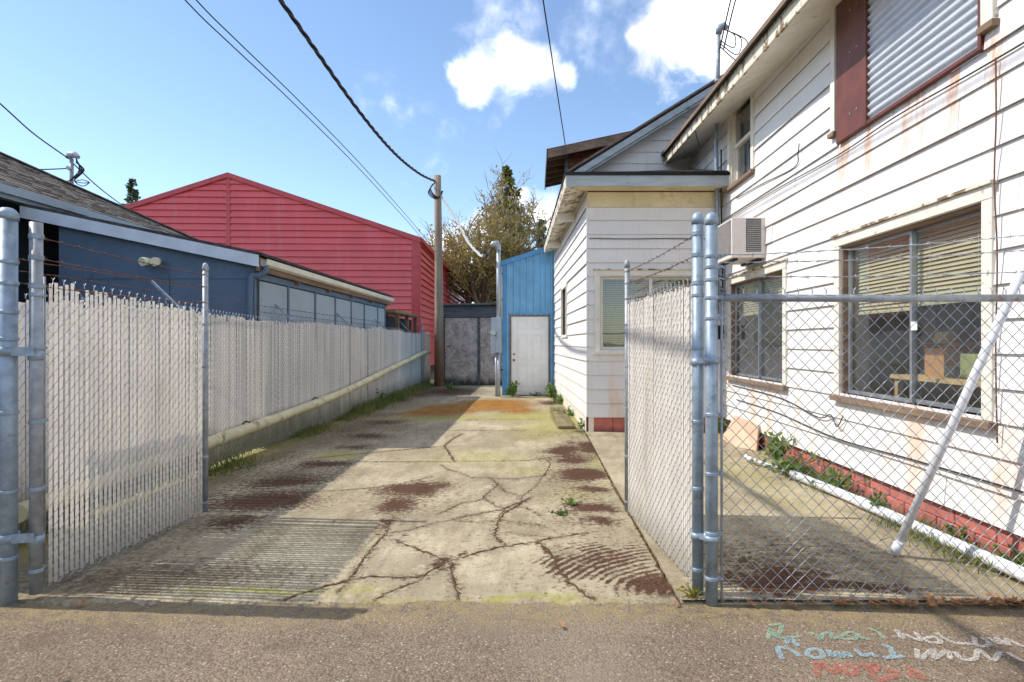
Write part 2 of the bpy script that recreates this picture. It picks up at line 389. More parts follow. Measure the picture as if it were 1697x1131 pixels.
def asphalt():
    t = NT('sidewalk_asphalt')
    c = t.mix(t.ramp(t.noise(.9, 5, .6), .3, .7), L(116,102,87), L(148,132,112))
    v = t.n('ShaderNodeTexVoronoi'); v.inputs['Scale'].default_value = 95; t.l(t.pos, v.inputs['Vector'])
    hs = t.n('ShaderNodeSeparateColor'); t.l(v.outputs['Color'], hs.inputs[0])
    c = t.mix(t.ramp(hs.outputs[0], .0, 1, 0, .6, False), c, t.mix(hs.outputs[1], L(88,74,60), L(176,154,128)))
    c = t.mix(t.ramp(hs.outputs[2], .975, .985, 0, .6), c, L(206,194,176))
    c = t.mix(t.ramp(v.outputs['Distance'], .45, .75, 0, .6), c, L(74,62,50))
    c = t.mix(t.ramp(t.noise(2.2, 7, .7), .5, .72, 0, .6), c, L(88,76,64))
    c = t.mix(t.ramp(t.noise(.55, 6, .65), .45, .7, 0, .5), c, L(164,149,128))
    yy = t.sep()[1]; c = t.mix(t.math('MULTIPLY', t.ramp(yy, 2.95, 3.3), t.ramp(t.noise(12, 6, .7), .38, .62, 0, .8)), c, L(150,132,92))
    c = t.mix(t.ramp(t.noise(16, 6, .7), .64, .72, 0, .5), c, L(146,126,66))
    t.bump(t.math('SUBTRACT', t.noise(90, 4, .7), v.outputs['Distance']), .7, .008)
    return t.fin(c, .9, 0, .25)
mt['asphalt'] = asphalt()
mt['crack'] = M('dirt_filled_crack', L(96,72,50), .95, var=.4, scale=12, patch=(L(120,112,52), 5, .6, .8), spec=.1)
mt['earth'] = M('bare_earth', L(104,92,70), .95, var=.3, scale=3, patch=(L(90,104,50), 2, .5, .6))
def chalk(name, c):
    t = NT(name); t.fin(c, .95, 0, .1)
    tr = t.n('ShaderNodeBsdfTransparent'); ms = t.n('ShaderNodeMixShader')
    t.l(t.ramp(t.noise(150, 3, .7), .37, .65, .06, .72), ms.inputs[0]); t.l(tr.outputs[0], ms.inputs[1]); t.l(t.b.outputs[0], ms.inputs[2])
    t.l(ms.outputs[0], t.t.nodes['Material Output'].inputs[0]); return t.m
mt['chalkgreen'] = chalk('green_chalk', L(150,190,166)); mt['chalkblue'] = chalk('blue_chalk', L(160,200,214))
mt['chalkred'] = chalk('red_chalk', L(196,108,94)); mt['chalkwhite'] = chalk('white_chalk', L(220,216,210))

# ------------------------------------------------------------------ ground
struct(MB().quad((-900,-600,-.06),(900,-600,-.06),(900,1500,-.06),(-900,1500,-.06)).build('ground', mt['earth']))
walk = struct(MB().box(-30,30,-12,3.48,-.2,-.008).build('sidewalk', mt['asphalt']))

def vnoise(x, y, seed):          # value noise fbm on arrays
    rs = np.random.RandomState(seed); tab = rs.rand(256, 256); tot = 0; amp = .5
    for o in range(4):
        xi = np.floor(x).astype(int); yi = np.floor(y).astype(int); fx = x-xi; fy = y-yi
        fx = fx*fx*(3-2*fx); fy = fy*fy*(3-2*fy)
        g = lambda a, b: tab[a % 256, b % 256]
        tot = tot+amp*((g(xi,yi)*(1-fx)+g(xi+1,yi)*fx)*(1-fy)+(g(xi,yi+1)*(1-fx)+g(xi+1,yi+1)*fx)*fy)
        x = x*2.03+7; y = y*2.03+3; amp *= .5
    return tot/.9375
def ground_grid(name, xs, ys, layers, zf, mat):
    Xg, Yg = np.meshgrid(xs, ys); nx, ny = len(xs), len(ys)
    at = {k: f(Xg, Yg) for k, f in layers.items()}
    Z = zf(Xg, Yg, at)
    vs = np.stack([Xg, Yg, Z], -1).reshape(-1, 3)
    idx = np.arange(nx*ny).reshape(ny, nx)
    fs = np.stack([idx[:-1,:-1], idx[:-1,1:], idx[1:,1:], idx[1:,:-1]], -1).reshape(-1, 4)
    me = bpy.data.meshes.new(name); me.from_pydata(vs.tolist(), [], fs.tolist())
    for k, a in at.items():
        d = me.attributes.new(k, 'FLOAT', 'POINT'); d.data.foreach_set('value', a.reshape(-1).astype(np.float32))
    me.polygons.foreach_set('use_smooth', [True]*len(me.polygons))
    return struct(link(name, me, mat))
def zoomA(p): return [(340+.4243*a, 820+.4243*b) for a, b in p]
def zoomB(p): return [(560+.2946*a, 620+.2946*b) for a, b in p]
cr = []
for w, q in ((.016,[(280,425),(370,385),(560,335),(610,265),(660,200),(710,150),(715,120),(690,95)]),
             (.02,[(740,180),(800,205),(890,240),(960,265),(1030,240),(1140,210),(1290,190),(1350,175),(1450,160),(1500,150)]),
             (.018,[(560,335),(640,320),(760,325),(850,320),(900,290),(950,265)]),
             (.024,[(960,270),(965,340),(985,375),(990,410)]),
             (.03,[(1300,190),(1340,220),(1380,290),(1420,345),(1470,385),(1510,412)]),
             (.02,[(1180,205),(1130,165),(1145,110),(1160,75),(1240,30),(1270,10)]),
             (.011,[(720,150),(800,140),(900,110),(1000,90),(1100,70),(1160,60),(1220,30)]),
             (.008,[(960,100),(1060,108),(1150,100),(1320,125)]), (.012,[(660,410),(740,370),(830,340)]),
             (.008,[(500,390),(560,340)]), (.006,[(1160,150),(1260,160),(1360,170)])): cr.append((w, zoomA(q)))
for w, q in ((.016,[(-250,322),(0,320),(500,318),(1050,318)]), (.02,[(-200,480),(130,450),(350,430),(600,405),(640,370),(700,335)]),
             (.02,[(600,405),(640,470),(660,490)]), (.014,[(80,495),(640,495),(900,490),(1070,485),(1240,460)]),
             (.014,[(580,510),(620,540),(700,560),(740,580),(860,585),(900,620),(830,680),(820,705),(700,725),(560,790)]),
             (.016,[(860,585),(1000,590),(1160,570),(1195,510),(1185,480)]), (.014,[(1160,570),(1300,572),(1500,560)]),
             (.014,[(-250,670),(0,655),(230,640),(400,610),(520,580)]), (.01,[(900,620),(940,660),(1035,690),(1030,720),(940,760),(890,815)]),
             (.01,[(820,705),(860,720),(910,755),(1050,750),(1140,800)]), (.012,[(640,810),(910,765),(1040,715)]),
             (.02,[(700,260),(1000,255),(1150,258)]), (.008,[(1035,690),(1100,640),(1160,570)])): cr.append((w, zoomB(q)))
def crackdist(X, Y):
    d = np.full(X.shape, 9.0); wx = X+(vnoise(X*9, Y*9, 51)-.5)*.05; wy = Y+(vnoise(X*9+9, Y*9, 52)-.5)*.05
    for w, q in cr:
        pts = [G(a, b) for a, b in q]
        for a, b in zip(pts[:-1], pts[1:]):
            ux, uy = b.x-a.x, b.y-a.y; l2 = ux*ux+uy*uy+1e-9
            t = np.clip(((wx-a.x)*ux+(wy-a.y)*uy)/l2, 0, 1)
            d = np.minimum(d, np.hypot(wx-a.x-t*ux, wy-a.y-t*uy)-w*.5)
    return d
def ell(X, Y, lst):
    out = np.full(X.shape, -1.0)
    wx = X+(vnoise(X*2.2, Y*2.2, 3)-.5)*.35; wy = Y+(vnoise(X*2.2+40, Y*2.2, 5)-.5)*.35
    for px, py, rx, ry, s in lst:
        c = G(px, py); a = rx*c.y/F; y1 = G(px, py-ry).y; y0 = G(px, py+ry).y; cy = (y0+y1)/2; b = (y1-y0)/2
        d = np.sqrt(((wx-c.x)/a)**2+((wy-cy)/b)**2)
        out = np.maximum(out, s*(1.2-d*.92))
    return np.clip(out, -.6, 1.4)
moss_l = [(690,812,60,13,1.35),(655,838,36,17,1.25),(735,806,28,7,.9),(640,868,20,10,.7),(612,722,50,5,.9),
          (985,744,32,13,1.3),(945,735,20,5,.8),(970,760,26,7,.6),(970,793,52,8,1.3),(978,813,46,6,1.2),(1000,842,40,10,1.4),(965,835,34,9,1.0),(1010,866,36,8,1.1),
          (740,650,65,8,1.1),(690,655,40,5,.9),(660,664,25,4,.8),(960,715,22,5,.7),(1015,728,12,3,.6),
          (430,832,105,20,1.15),(480,798,80,11,1.1),(545,770,46,7,1.0),(385,868,60,14,1.0),(590,742,40,5,.7),(640,700,50,5,.8),(735,934,20,9,1.0),(770,925,12,5,.7),(700,950,30,3,.5),(913,668,20,5,1),(900,760,20,6,.5),(920,790,18,18,.45),(915,720,30,10,.25)]
orange_l = [(820,672,78,10,1.4),(740,680,60,11,1.3),(700,684,40,7,1.2),(860,680,36,7,1.1)]
algae_l = [(940,700,55,28,1.2),(870,690,90,9,1.2),(730,693,90,6,1.3),(905,715,70,22,.8),(800,760,120,18,.55),(1000,780,50,60,.6),(960,820,60,25,.5),(660,640,60,10,1.0),(560,755,40,8,.9),(880,780,90,10,.5),(800,990,260,5,.9),(420,985,160,7,.9),(590,975,50,12,.6)]
def arcs(X, Y, hx=.93, hy=3.42):
    r = np.hypot(X-hx, Y-hy); th = np.degrees(np.arctan2(Y-hy, X-hx))
    w = np.clip((1.25-r)/.35, 0, 1)*np.clip((r-.06)/.1, 0, 1)*np.clip((th-95)/8, 0, 1)*np.clip((182-th)/25, 0, 1)
    st = .5+.5*np.sin(r*2*math.pi/(.05+.02*vnoise(X*.8, Y*.8, 15))+vnoise(X*2.5, Y*2.5, 9)*7); st = st*np.clip(vnoise(X*7, Y*7, 17)*2.2-.3, 0, 1.2)
    pat = np.clip((vnoise(X*1.9+11, Y*1.9, 21)-.32)*5, 0, 1)
    core = np.clip(1-np.hypot((X-.72)/.22, (Y-3.62)/.22), 0, 1)
    return w*(st*1.2*pat)+core*1.4+np.clip(1-np.hypot((X-.35)/.5, (Y-4.05)/.35), 0, 1)*.5*w-.12
right_band = lambda X, Y: np.clip(1-np.abs(X-.46-.10*np.sin(Y*2.2))/.42, 0, 1)*np.clip((Y-4.3)/.5, 0, 1)*np.clip((9.6-Y)/1.5, 0, 1)*(.42+1.5*np.clip((vnoise(X*1.6+5, Y*2.4, 61)-.33)*3, 0, 1))
f_moss = lambda X, Y: np.maximum(np.maximum(ell(X, Y, moss_l), np.where((X > -.6), arcs(X, Y), -1)), np.maximum(right_band(X, Y)-.1, (.5-crackdist(X, Y)/.03)*np.clip(vnoise(X*1.3, Y*1.3, 63)*1.9-.15, 0, 1)))
f_orange = lambda X, Y: ell(X, Y, orange_l)
f_algae = lambda X, Y: np.maximum(ell(X, Y, algae_l), .75-(X+3.7)*1.4)
f_dirt = lambda X, Y: np.maximum(.45-crackdist(X, Y)/.16, f_dirt0(X, Y))
f_dirt0 = lambda X, Y: np.maximum(np.maximum(.95-(X+3.7)*.62, ell(X, Y, [(250,960,240,30,.9),(560,715,130,30,.8),(470,790,120,30,.75),(600,690,90,15,.8),(960,800,80,60,.5),(690,830,90,40,.4)])), .5-(Y-3.3)*3)
ys = [3.24]
while ys[-1] < 21.9: ys.append(ys[-1]+.014*(ys[-1]/3.3)**1.15)
def zd(X, Y, at):
    z = (vnoise(X*.7, Y*.7, 31)-.5)*.02+(vnoise(X*6, Y*6, 33)-.5)*.004*np.clip(1-(Y-5)/5, 0, 1)
    z += np.clip(at['orange'], 0, 1)*.012
    return z - .04*np.clip(1-(Y-3.27+(vnoise(X*5, Y*5, 77)-.5)*.16+(vnoise(X*31, Y*31, 78)-.5)*.05)/.13, 0, 1)
drive = ground_grid('driveway', np.arange(-3.95, .802, .018), np.array(ys),
    {'moss': f_moss, 'orange': f_orange, 'algae': f_algae, 'dirt': f_dirt}, zd, mt['concrete'])
MB().box(-3.95,.80,3.49,21.9,-.2,-.03).build('driveway_base', mt['concrete'], drive)
# the slab between the right fence and the house
mossr = [(1290,965,120,24,1.5),(1400,980,130,14,1.1),(1240,930,60,20,.6),(1330,905,70,10,.2)]
ys2 = [3.36]
while ys2[-1] < 9.75: ys2.append(ys2[-1]+.018*(ys2[-1]/3.3)**1.1)
slab = ground_grid('side_yard_slab', np.arange(.815, 3.2, .022), np.array(ys2),
    {'moss': lambda X, Y: ell(X, Y, mossr), 'orange': lambda X, Y: np.full(X.shape, -1.0),
     'algae': lambda X, Y: np.maximum(ell(X, Y, [(1260,800,60,40,.5),(1330,840,60,30,.4)]), .7-(3.06-X)*2.2),
     'dirt': lambda X, Y: np.maximum(ell(X, Y, [(1320,940,180,60,.7),(1260,740,80,20,.5),(1110,730,80,30,.8)]), .6-(3.06-X)*2)},
    lambda X, Y, at: .018+(vnoise(X*.8, Y*.8, 41)-.5)*.02+(vnoise(X*7, Y*7, 43)-.5)*.006+np.clip(at['moss'], 0, 1)*.008, mt['concrete'])
MB().box(.815,3.2,3.36,9.75,-.2,.0).build('slab_edge', mt['concrete'], slab)

def z_drive(x, y):
    X = np.array([[x]]); Y = np.array([[y]])
    return float(((vnoise(X*.7, Y*.7, 31)-.5)*.02+(vnoise(X*6, Y*6, 33)-.5)*.004*np.clip(1-(Y-5)/5, 0, 1))[0,0])
def ribbon(pts, w, z, jit, zf=None, taper=True):
    mb = MB(); pp = []
    for a, b in zip(pts[:-1], pts[1:]):
        n = max(2, int((b-a).length/.035))
        for k in range(n): pp.append(a.lerp(b, k/n))
    pp.append(pts[-1]); vs = []
    for i, p in enumerate(pp):
        t = (pp[min(i+1, len(pp)-1)]-pp[max(i-1, 0)]).normalized(); s = Vector((-t.y, t.x, 0))
        ww = w*(random.uniform(.35, 1.15)*min(1, .3+i/4, .3+(len(pp)-1-i)/4) if taper else random.uniform(.9, 1.05))
        q = p+s*random.uniform(-jit, jit)
        for sg in (-1, 1):
            e = q+s*sg*ww/2; vs.append((e.x, e.y, z+zf(e.x, e.y) if zf else z))
    mb.add(vs, [(2*i, 2*i+2, 2*i+3, 2*i+1) for i in range(len(pp)-1)])
    return mb
for w, q in cr:
    ribbon([G(a, b) for a, b in q], w*.62, .004, .012, z_drive).build('crack', mt['crack'], drive)
ribbon([Vector((.80,3.35,0)), Vector((.79,6,0)), Vector((.82,9.6,0))], .018, .004, .008, z_drive).build('joint', mt['crack'], drive)

# chalk words on the asphalt
def zoomC(p): return [(1200+.2929*a, 1000+.2929*b) for a, b in p]
words = {
 'chalkgreen': (.022, [[(250,205),(262,150),(300,190),(325,125),(255,130)],[(255,180),(330,200),(440,190)],[(480,170),(520,185),(545,210),(560,180),(600,170),(610,205),(640,195)],[(650,200),(700,170),(740,175),(745,205),(690,210),(650,200)],[(750,180),(790,205),(830,205)],[(815,145),(870,170),(905,205)]]),
 'chalkblue': (.026, [[(330,320),(305,255),(370,265),(430,305)],[(350,235),(370,200),(420,250)],[(480,270),(530,265),(560,300),(520,315),(470,295),(480,270)],[(590,270),(610,305),(640,285),(665,310),(690,285),(720,310)],[(745,265),(780,300),(830,295),(860,310)],[(890,240),(940,260),(960,310)],[(900,315),(990,310),(1010,300)]]),
 'chalkwhite': (.024, [[(975,155),(1010,205),(1020,180),(1110,215),(1080,165)],[(1130,205),(1190,195),(1225,225),(1160,225),(1130,205)],[(1200,170),(1290,225),(1400,235)],[(1415,195),(1430,245),(1500,240),(1460,200)],[(1490,200),(1560,235),(1540,205),(1610,240),(1600,210),(1680,245),(1730,250)],[(1090,265),(1105,320),(1180,270),(1190,320),(1260,275),(1280,325)],[(1300,280),(1350,325),(1420,320),(1440,270),(1520,330),(1560,280)],[(1600,285),(1680,330),(1740,335)]]),
 'chalkred': (.03, [[(510,335),(530,380),(520,415)],[(515,350),(560,345),(570,365),(620,395),(645,370),(610,345)],[(670,350),(735,365),(745,400),(700,405),(670,370)],[(760,345),(840,390),(860,355),(790,360)],[(830,400),(880,440),(960,415),(1000,420)],[(1020,360),(1090,400),(1140,440)],[(1040,395),(1080,430)],[(900,370),(990,400)]]),
}
lab = {'chalkgreen': 'green chalk scrawl', 'chalkblue': 'pale blue chalk scrawl', 'chalkwhite': 'white chalk scrawl', 'chalkred': 'red chalk scrawl'}
for k, (w, strokes) in words.items():
    mb = MB()
    for i, s in enumerate(strokes):
        pts = [G(a, b, -.008) for a, b in zoomC(s)]; pts = spline(pts, 5); r_ = ribbon(pts, w*1.0, -.0035+.0004*i, .0005, None, False)
        mb.add(r_.v, r_.f)
    o = mb.build('chalk_writing', mt[k], walk); o['label'] = lab[k]

# ------------------------------------------------------------------ chain link builder
def chain(u0, uv, nv, W, zlow, ztop, s=.0385, h=.075, r=.0021, d=.0, front=1, barbs=True):
    """u0 start, uv along, nv towards viewer; wires are flattened spirals hooked into each other"""
    u0, uv, nv = Vector(u0), Vector(uv).normalized(), Vector(nv).normalized(); mb = MB()
    n = int(W/s); Z = Vector((0,0,1))
    for i in range(n):
        um = (i+.5)*s; z0 = zlow(um); z1 = ztop(um); kk = int((z1-z0)/(h/2)); pts = []
        for k in range(kk+1):
            left = (k+i) % 2 == 0
            p = u0+uv*((i+(0 if left else 1))*s)+Z*(z0+k*h/2)
            if pts:
                q = pts[-1]; rising = not left   # moved left->right going up
                if d: pts.append((p+q)/2+nv*(d if (rising == (front > 0)) else -d))
            pts.append(p)
        # three-sided tube
        vs = []; m_ = len(pts)
        for j, p in enumerate(pts):
            t = (pts[min(j+1, m_-1)]-pts[max(j-1, 0)]).normalized(); a = nv; b = t.cross(a).normalized()
            for g in (0, 2.094, 4.189): vs.append(p+(a*math.cos(g)+b*math.sin(g))*r)
        mb.add(vs, [(j*3+k, j*3+(k+1)%3, j*3+3+(k+1)%3, j*3+3+k) for j in range(m_-1) for k in range(3)], True)
        if barbs and i % 2 == 0:
            b0 = u0+uv*((i+1)*s)+Z*(z1-.005)
            mb.tube([b0, b0+Z*.022], r*1.5, 3, False)
            for sg in (-1, 1): mb.tube([b0+Z*.02, b0+Z*.036+uv*sg*.012], r*.9, 3, False)
    return mb
def barbed(a, b, sag=.01, r=.0016, step=.11, kink=.004):
    a, b = Vector(a), Vector(b); n = max(8, int((b-a).length/.03)); mb = MB(); base = []
    for i in range(n+1):
        t = i/n; p = a.lerp(b, t); p.z -= sag*4*t*(1-t)
        p += Vector([random.uniform(-kink, kink)*.5 for _ in range(3)]); base.append(p)
    for ph in (0, math.pi):
        mb.tube([p+Vector((math.cos(i*1.1+ph)*.5, math.cos(i*1.1+ph)*.5, math.sin(i*1.1+ph)))*r*1.2 for i, p in enumerate(base)], r, 4)
    L_ = (b-a).length; k = .05
    while k < L_:
        i = min(n-1, int(k/L_*n)); p = base[i]; t = (b-a).normalized()
        for q in range(2):
            v = Vector([random.uniform(-1, 1) for _ in range(3)]); v = (v-t*v.dot(t)).normalized()*.015
            mb.tube([p-v+t*.003*q, p+v+t*.006*q], r*.8, 3)
        mb.tube([p-t*.007, p+t*.007], r*2.4, 4)
        k += step*random.uniform(.85, 1.15)
    return mb
def post(root, x, y, r, z0, z1, m_, cap=True, name='post'):
    mb = MB().tube([(x,y,z0),(x,y,z1)], r, 16)
    o = mb.build(name, m_, root)
    if cap:
        prof = [(r*1.12,0),(r*1.14,.028),(r*1.05,.04),(r*.85,.055),(r*.5,.066),(r*.1,.07)]
        MB().tube([(x,y,z1-.025+h) for _, h in prof], [q for q, _ in prof], 16).build('cap', m_, o)
    return o
def band(root, x, y, r, z, m_, tail=None, h=.022, name='band'):
    mb = MB().tube([(x,y,z-h/2),(x,y,z-h*.32),(x,y,z+h*.32),(x,y,z+h/2)], [r*1.06,r*1.13,r*1.13,r*1.06], 20, smooth=False)
    if tail: mb.beam((x,y,z), (x+tail[0], y+tail[1], z), .012, h); mb.tube([(x+tail[0],y+tail[1]-.014,z),(x+tail[0],y+tail[1]+.014,z)], .008, 6)
    return mb.build(name, m_, root)

slat_me = {}
def slat_mesh(w, t):
    if (w, t) not in slat_me:
        mb = MB(); pr = [(-w/2,0),(-w/2+.003,t/2),(w/2-.003,t/2),(w/2,0),(w/2-.003,-t/2),(-w/2+.003,-t/2)]
        mb.add([(a,b,0) for a,b in pr]+[(a,b,1) for a,b in pr], [tuple(range(6))[::-1], tuple(range(6,12))]+[(i,(i+1)%6,(i+1)%6+6,i+6) for i in range(6)])
        slat_me[(w, t)] = mb.mesh('slat')
    return slat_me[(w, t)]
def place_slat(root, base, ang, zlen, w, mat_, tilt=0, lean=0):
    me = slat_mesh(w, .004)
    if not me.materials: me.materials.append(mat_)
    o = bpy.data.objects.new('slat', me); col.objects.link(o); o.parent = root
    o.matrix_parent_inverse = WORLD[root.name].inverted()
    o.location = base; o.rotation_euler = (lean, tilt, ang); o.scale = (1, 1, zlen)
    return o

def gate(label, hinge, end, toward, ztopH, ztopE, pz, side):
    H, E = Vector(hinge), Vector(end); g = thing('gate_leaf', label, 'gate', (H.x, H.y, 0), 'gate leaves of the drive')
    u = (E-H); W = u.length; u.normalize(); nv = Vector(toward).normalized()
    hp = post(g, H.x, H.y, .032, .03, pz[0], mt['galvrust'] if side < 0 else mt['galv'], side > 0, 'hinge_post')
    ep = post(g, E.x, E.y, .022, .04, pz[1], mt['galvrust'], True, 'end_post')
    du = .075; W2 = W-du-.03; o0 = H+u*du
    zt = lambda q: ztopH+(ztopE-ztopH)*q/W2
    zl = lambda q: .035
    if side < 0: cm = chain(o0, u, nv, W2, zl, zt, d=.0065, front=1, r=.0023)
    else: cm = chain(E-u*.03, -u, nv, W2, zl, lambda q: zt(W2-q), d=.0065, front=1, r=.0023)
    stuff(cm.build('chain_link_mesh', mt['wire'], g))
    ang = math.atan2(u.y, u.x); s = .0385; n = int(W2/s)
    for i in range(n):
        um = (i+.5)*s; p = o0+u*um
        if side > 0: p = E-u*.03-u*um; um = W2-um
        top = zt(um)-.012+random.uniform(-.02, .012)-(.05 if random.random() < .06 else 0)
        if side < 0 and um < .18: top += .02
        bot = .05+random.uniform(-.008, .02)
        lean = random.uniform(-.002, .002); tl = random.uniform(-.0035, .0035)
        if side < 0 and i > n-8 and random.random() < .6: tl = random.uniform(-.02, .02)
        place_slat(g, (p.x, p.y, bot), ang, top-bot, .026 if side < 0 else .030, mt['slat'], tl, lean)
    # tension bar, bands, strands of barbed wire
    b = H+u*.055; MB().tube([(b.x,b.y,.06),(b.x,b.y,ztopH+.03)], .006, 6).build('tension_bar', mt['galvrust'], g)
    for z in (.16, .62, 1.0, 1.42, 1.72):
        band(g, H.x, H.y, .032, z, mt['galv'], (u.x*.055, u.y*.055))
    for z in (.12, .5, .9, 1.25, 1.6): band(g, E.x, E.y, .022, z, mt['galvrust'], (-u.x*.035, -u.y*.035), .018)
    for z, ze in zip((pz[0]-.08, pz[0]-.2, pz[0]-.36), (pz[1]-.055, pz[1]-.155, pz[1]-.285)):
        barbed(H+u*.03+Vector((0,0,z)), E-u*.01+Vector((0,0,ze)), .012).build('barbed_wire', mt['rustwire'], g)
        band(g, H.x, H.y, .032, z, mt['galv'], (u.x*.03, u.y*.03), .03)
        band(g, E.x, E.y, .022, ze, mt['galvrust'], None, .016)
    return g, u
gl, gu = gate('tall gate leaf with grimy white slats seen shaded, left of the drive', (-2.825, 3.42, 0), (-2.745, 5.03, 0), (1,-.05,0), 1.80, 1.725, (2.13, 2.07), -1)
gr, gu2 = gate('sunlit gate leaf with bright white slats swung open, right of the drive', (.93, 3.44, 0), (.775, 5.05, 0), (-1,-.1,0), 1.80, 1.80, (2.15, 2.10), 1)

pl = thing('gate_post', 'thick domed steel post at the left edge of the picture', 'post', (-2.945, 3.37, 0), 'gate posts')
post(pl, -2.945, 3.37, .047, -.1, 2.16, mt['galv'])
for z in (2.0-.1, 1.78, 1.62, 1.47, 1.06, .62, .25): band(pl, -2.945, 3.37, .047, z, mt['galv'], (-.06, 0))
for z in (1.40, .36):
    MB().beam((-2.945,3.335,z),(-2.80,3.375,z+.0),.012,.05).tube([(-2.945,3.37,z-.025),(-2.945,3.37,z+.025)], .055, 16).tube([(-2.825,3.42,z-.05),(-2.825,3.42,z+.0)], .039, 16).build('hinge', mt['galv'], pl)
pr = thing('gate_post', 'domed steel post where the bare chain link fence begins', 'post', (.985, 3.36, 0), 'gate posts')
post(pr, .985, 3.36, .034, -.1, 2.13, mt['galv'])
for z in (1.35, .36):
    MB().beam((.985,3.33,z),(.93,3.40,z),.012,.03).tube([(.985,3.36,z-.018),(.985,3.36,z+.018)], .042, 16).tube([(.93,3.44,z-.03),(.93,3.44,z+.01)], .039, 16).tube([(.955,3.36,z-.03),(.955,3.36,z+.03)], .014, 8).build('hinge', mt['galv'], pr)

# bare fence to the right of the post
fr = thing('chain_link_fence', 'bare chain link fence with top rail in front of the white house', 'fence', (2.4, 3.36, 0), 'fences')
stuff(chain((1.045, 3.36, 0), (1,0,0), (0,-1,0), 1.90, lambda u: .0, lambda u: 1.725, d=.003, r=.0027, s=.0385, h=.078, front=-1).build('chain_link_mesh', mt['wire'], fr))
MB().tube([(1.02,3.372,1.70),(2.0,3.372,1.696),(2.96,3.372,1.70)], .021, 12).build('top_rail', mt['galvrust'], fr)
MB().tube([(1.04,3.355,.01),(1.04,3.355,1.76)], .007, 6).build('tension_bar', mt['galvrust'], fr)
for z in (1.93, 1.87, 1.80, 1.70, 1.585, 1.05, .72, .39, .14): band(fr, .985, 3.36, .034, z, mt['galv'], (.055, -.005))
for a, b in ((1.935, 2.07), (1.895, 1.98), (1.822, 1.855)):
    barbed((1.03,3.355,a), (2.96,3.335,b), .02, .0018, .12).build('barbed_wire', mt['wire'], fr)
post(fr, 2.965, 3.365, .026, -.1, 2.1, mt['galv'])
for i in range(7): MB().tube([(1.03+.01*math.sin(i*2),3.34,1.86-.02*i),(1.05,3.33,1.85-.02*i),(1.06,3.36,1.84-.02*i)], .0025, 4).build('wire_tie', mt['cable'], fr)

# ------------------------------------------------------------------ long slatted fence along the drive
FX = -3.70
lf = thing('slatted_fence', 'long weathered white slatted fence running down the left of the drive', 'fence', (FX, 12, 0), 'fences')
FY0, FY1 = 3.95, 21.3
def ftop(u):
    Y = FY0+u; return 1.785+.02*math.sin(Y*1.3)+(.06 if 13.6 < Y < 14.6 else 0)-(.03 if Y > 17 else 0)
stuff(chain((FX+.012, FY0, 0), (0,1,0), (1,0,0), FY1-FY0, lambda u: .02, ftop, d=.007, front=1, r=.0027, s=.0385, h=.08).build('chain_link_mesh', mt['wire'], lf))
n = int((FY1-FY0)/.0385); rest = MB(); cnt = 0
for i in range(n):
    Y = FY0+(i+.5)*.0385
    if any(abs(Y-q) < .03 for q in (12.05, 13.35)): continue
    top = ftop(Y-FY0)-.01+random.uniform(-.03, .012); bot = .03+random.uniform(0, .03)
    if random.random() < .05: top -= .05
    if cnt < 300:
        place_slat(lf, (FX+.012, Y, bot), R(90), top-bot, .0345, mt['slatdirty'], random.uniform(-.006, .006), random.uniform(-.002, .002)); cnt += 1
    else: rest.box(FX+.010, FX+.014, Y-.0172, Y+.0172, bot, top)
stuff(rest.build('slat_run', mt['slatdirty'], lf))
for y in (3.9, 6.4, 9.3, 12.2, 15.1, 18.0, 21.0):
    post(lf, FX-.03, y, .024, -.05, 1.80, mt['galvrust'], False)
    MB().beam((FX-.03,y,1.78),(FX-.35,y-.02,2.1),.02,.035,(0,1,0)).build('barb_arm', mt['galv'], lf)
for k in range(3):
    t = .3+.33*k; x = FX-.03-.32*t; z = 1.78+.32*t
    barbed((x,3.9,z+.02),(x,21.0,z), .02, .0018, .2, .008).build('barbed_wire', mt['rustwire'], lf)
MB().tube([(FX-.03,3.9,1.72),(FX-.03,21.2,1.72)], .017, 8).build('top_rail', mt['galvrust'], lf)
post(lf, FX+.04, 19.6, .03, -.05, 2.05, mt['galvrust'])
# the pale pipe strapped on the fence
pts = [Vector((FX+.10, y, z)) for y, z in ((4.2,.26),(6.65,.34),(8.6,.40),(10.7,.48),(12.95,.63),(15.2,.80),(17.4,.95),(19.3,1.10),(20.6,1.13))]
pp = thing('rail_pipe', 'pale moss-stained pipe strapped slanting along the slatted fence', 'pipe', (FX+.10, 12, 0))
MB().tube(spline(pts, 8), .068, 14).build('pipe', mt['pipe'], pp)
for t in (6.9, 8.0, 10.2, 12.0, 14.2, 16.4, 18.6):
    zz = np.interp(t, [p.y for p in pts], [p.z for p in pts])
    MB().tube([(FX+.10,t-.04,zz-.008),(FX+.10,t+.04,zz+.008)], .074, 14).build('coupling', mt['pipe'], pp)
for t in (7.6, 10.0):
    zz = np.interp(t, [p.y for p in pts], [p.z for p in pts])
    MB().tube([(FX+.02,t,zz+.05),(FX+.06,t,zz+.09),(FX+.12,t,zz+.075)], .009, 6).build('strap', mt['iron'], pp)
# blue tarp bundle behind the fence
mb = MB()
nx_, ny_ = 14, 30; vs = []
for j in range(ny_):
    for i in range(nx_):
        a = i/(nx_-1)*math.pi; y = 3.6+1.5*j/(ny_-1)
        vs.append((FX-.5-math.cos(a)*.36, y, (1.80+.05*math.sin(y*6))*math.sin(a)**.35+random.uniform(-.015,.015)))
mb.add(vs, [(j*nx_+i, j*nx_+i+1, (j+1)*nx_+i+1, (j+1)*nx_+i) for j in range(ny_-1) for i in range(nx_-1)], True)
tag(mb.build('tarp_cover', mt['tarp']), 'blue tarp covered bundle just visible behind the left fence', 'tarp')

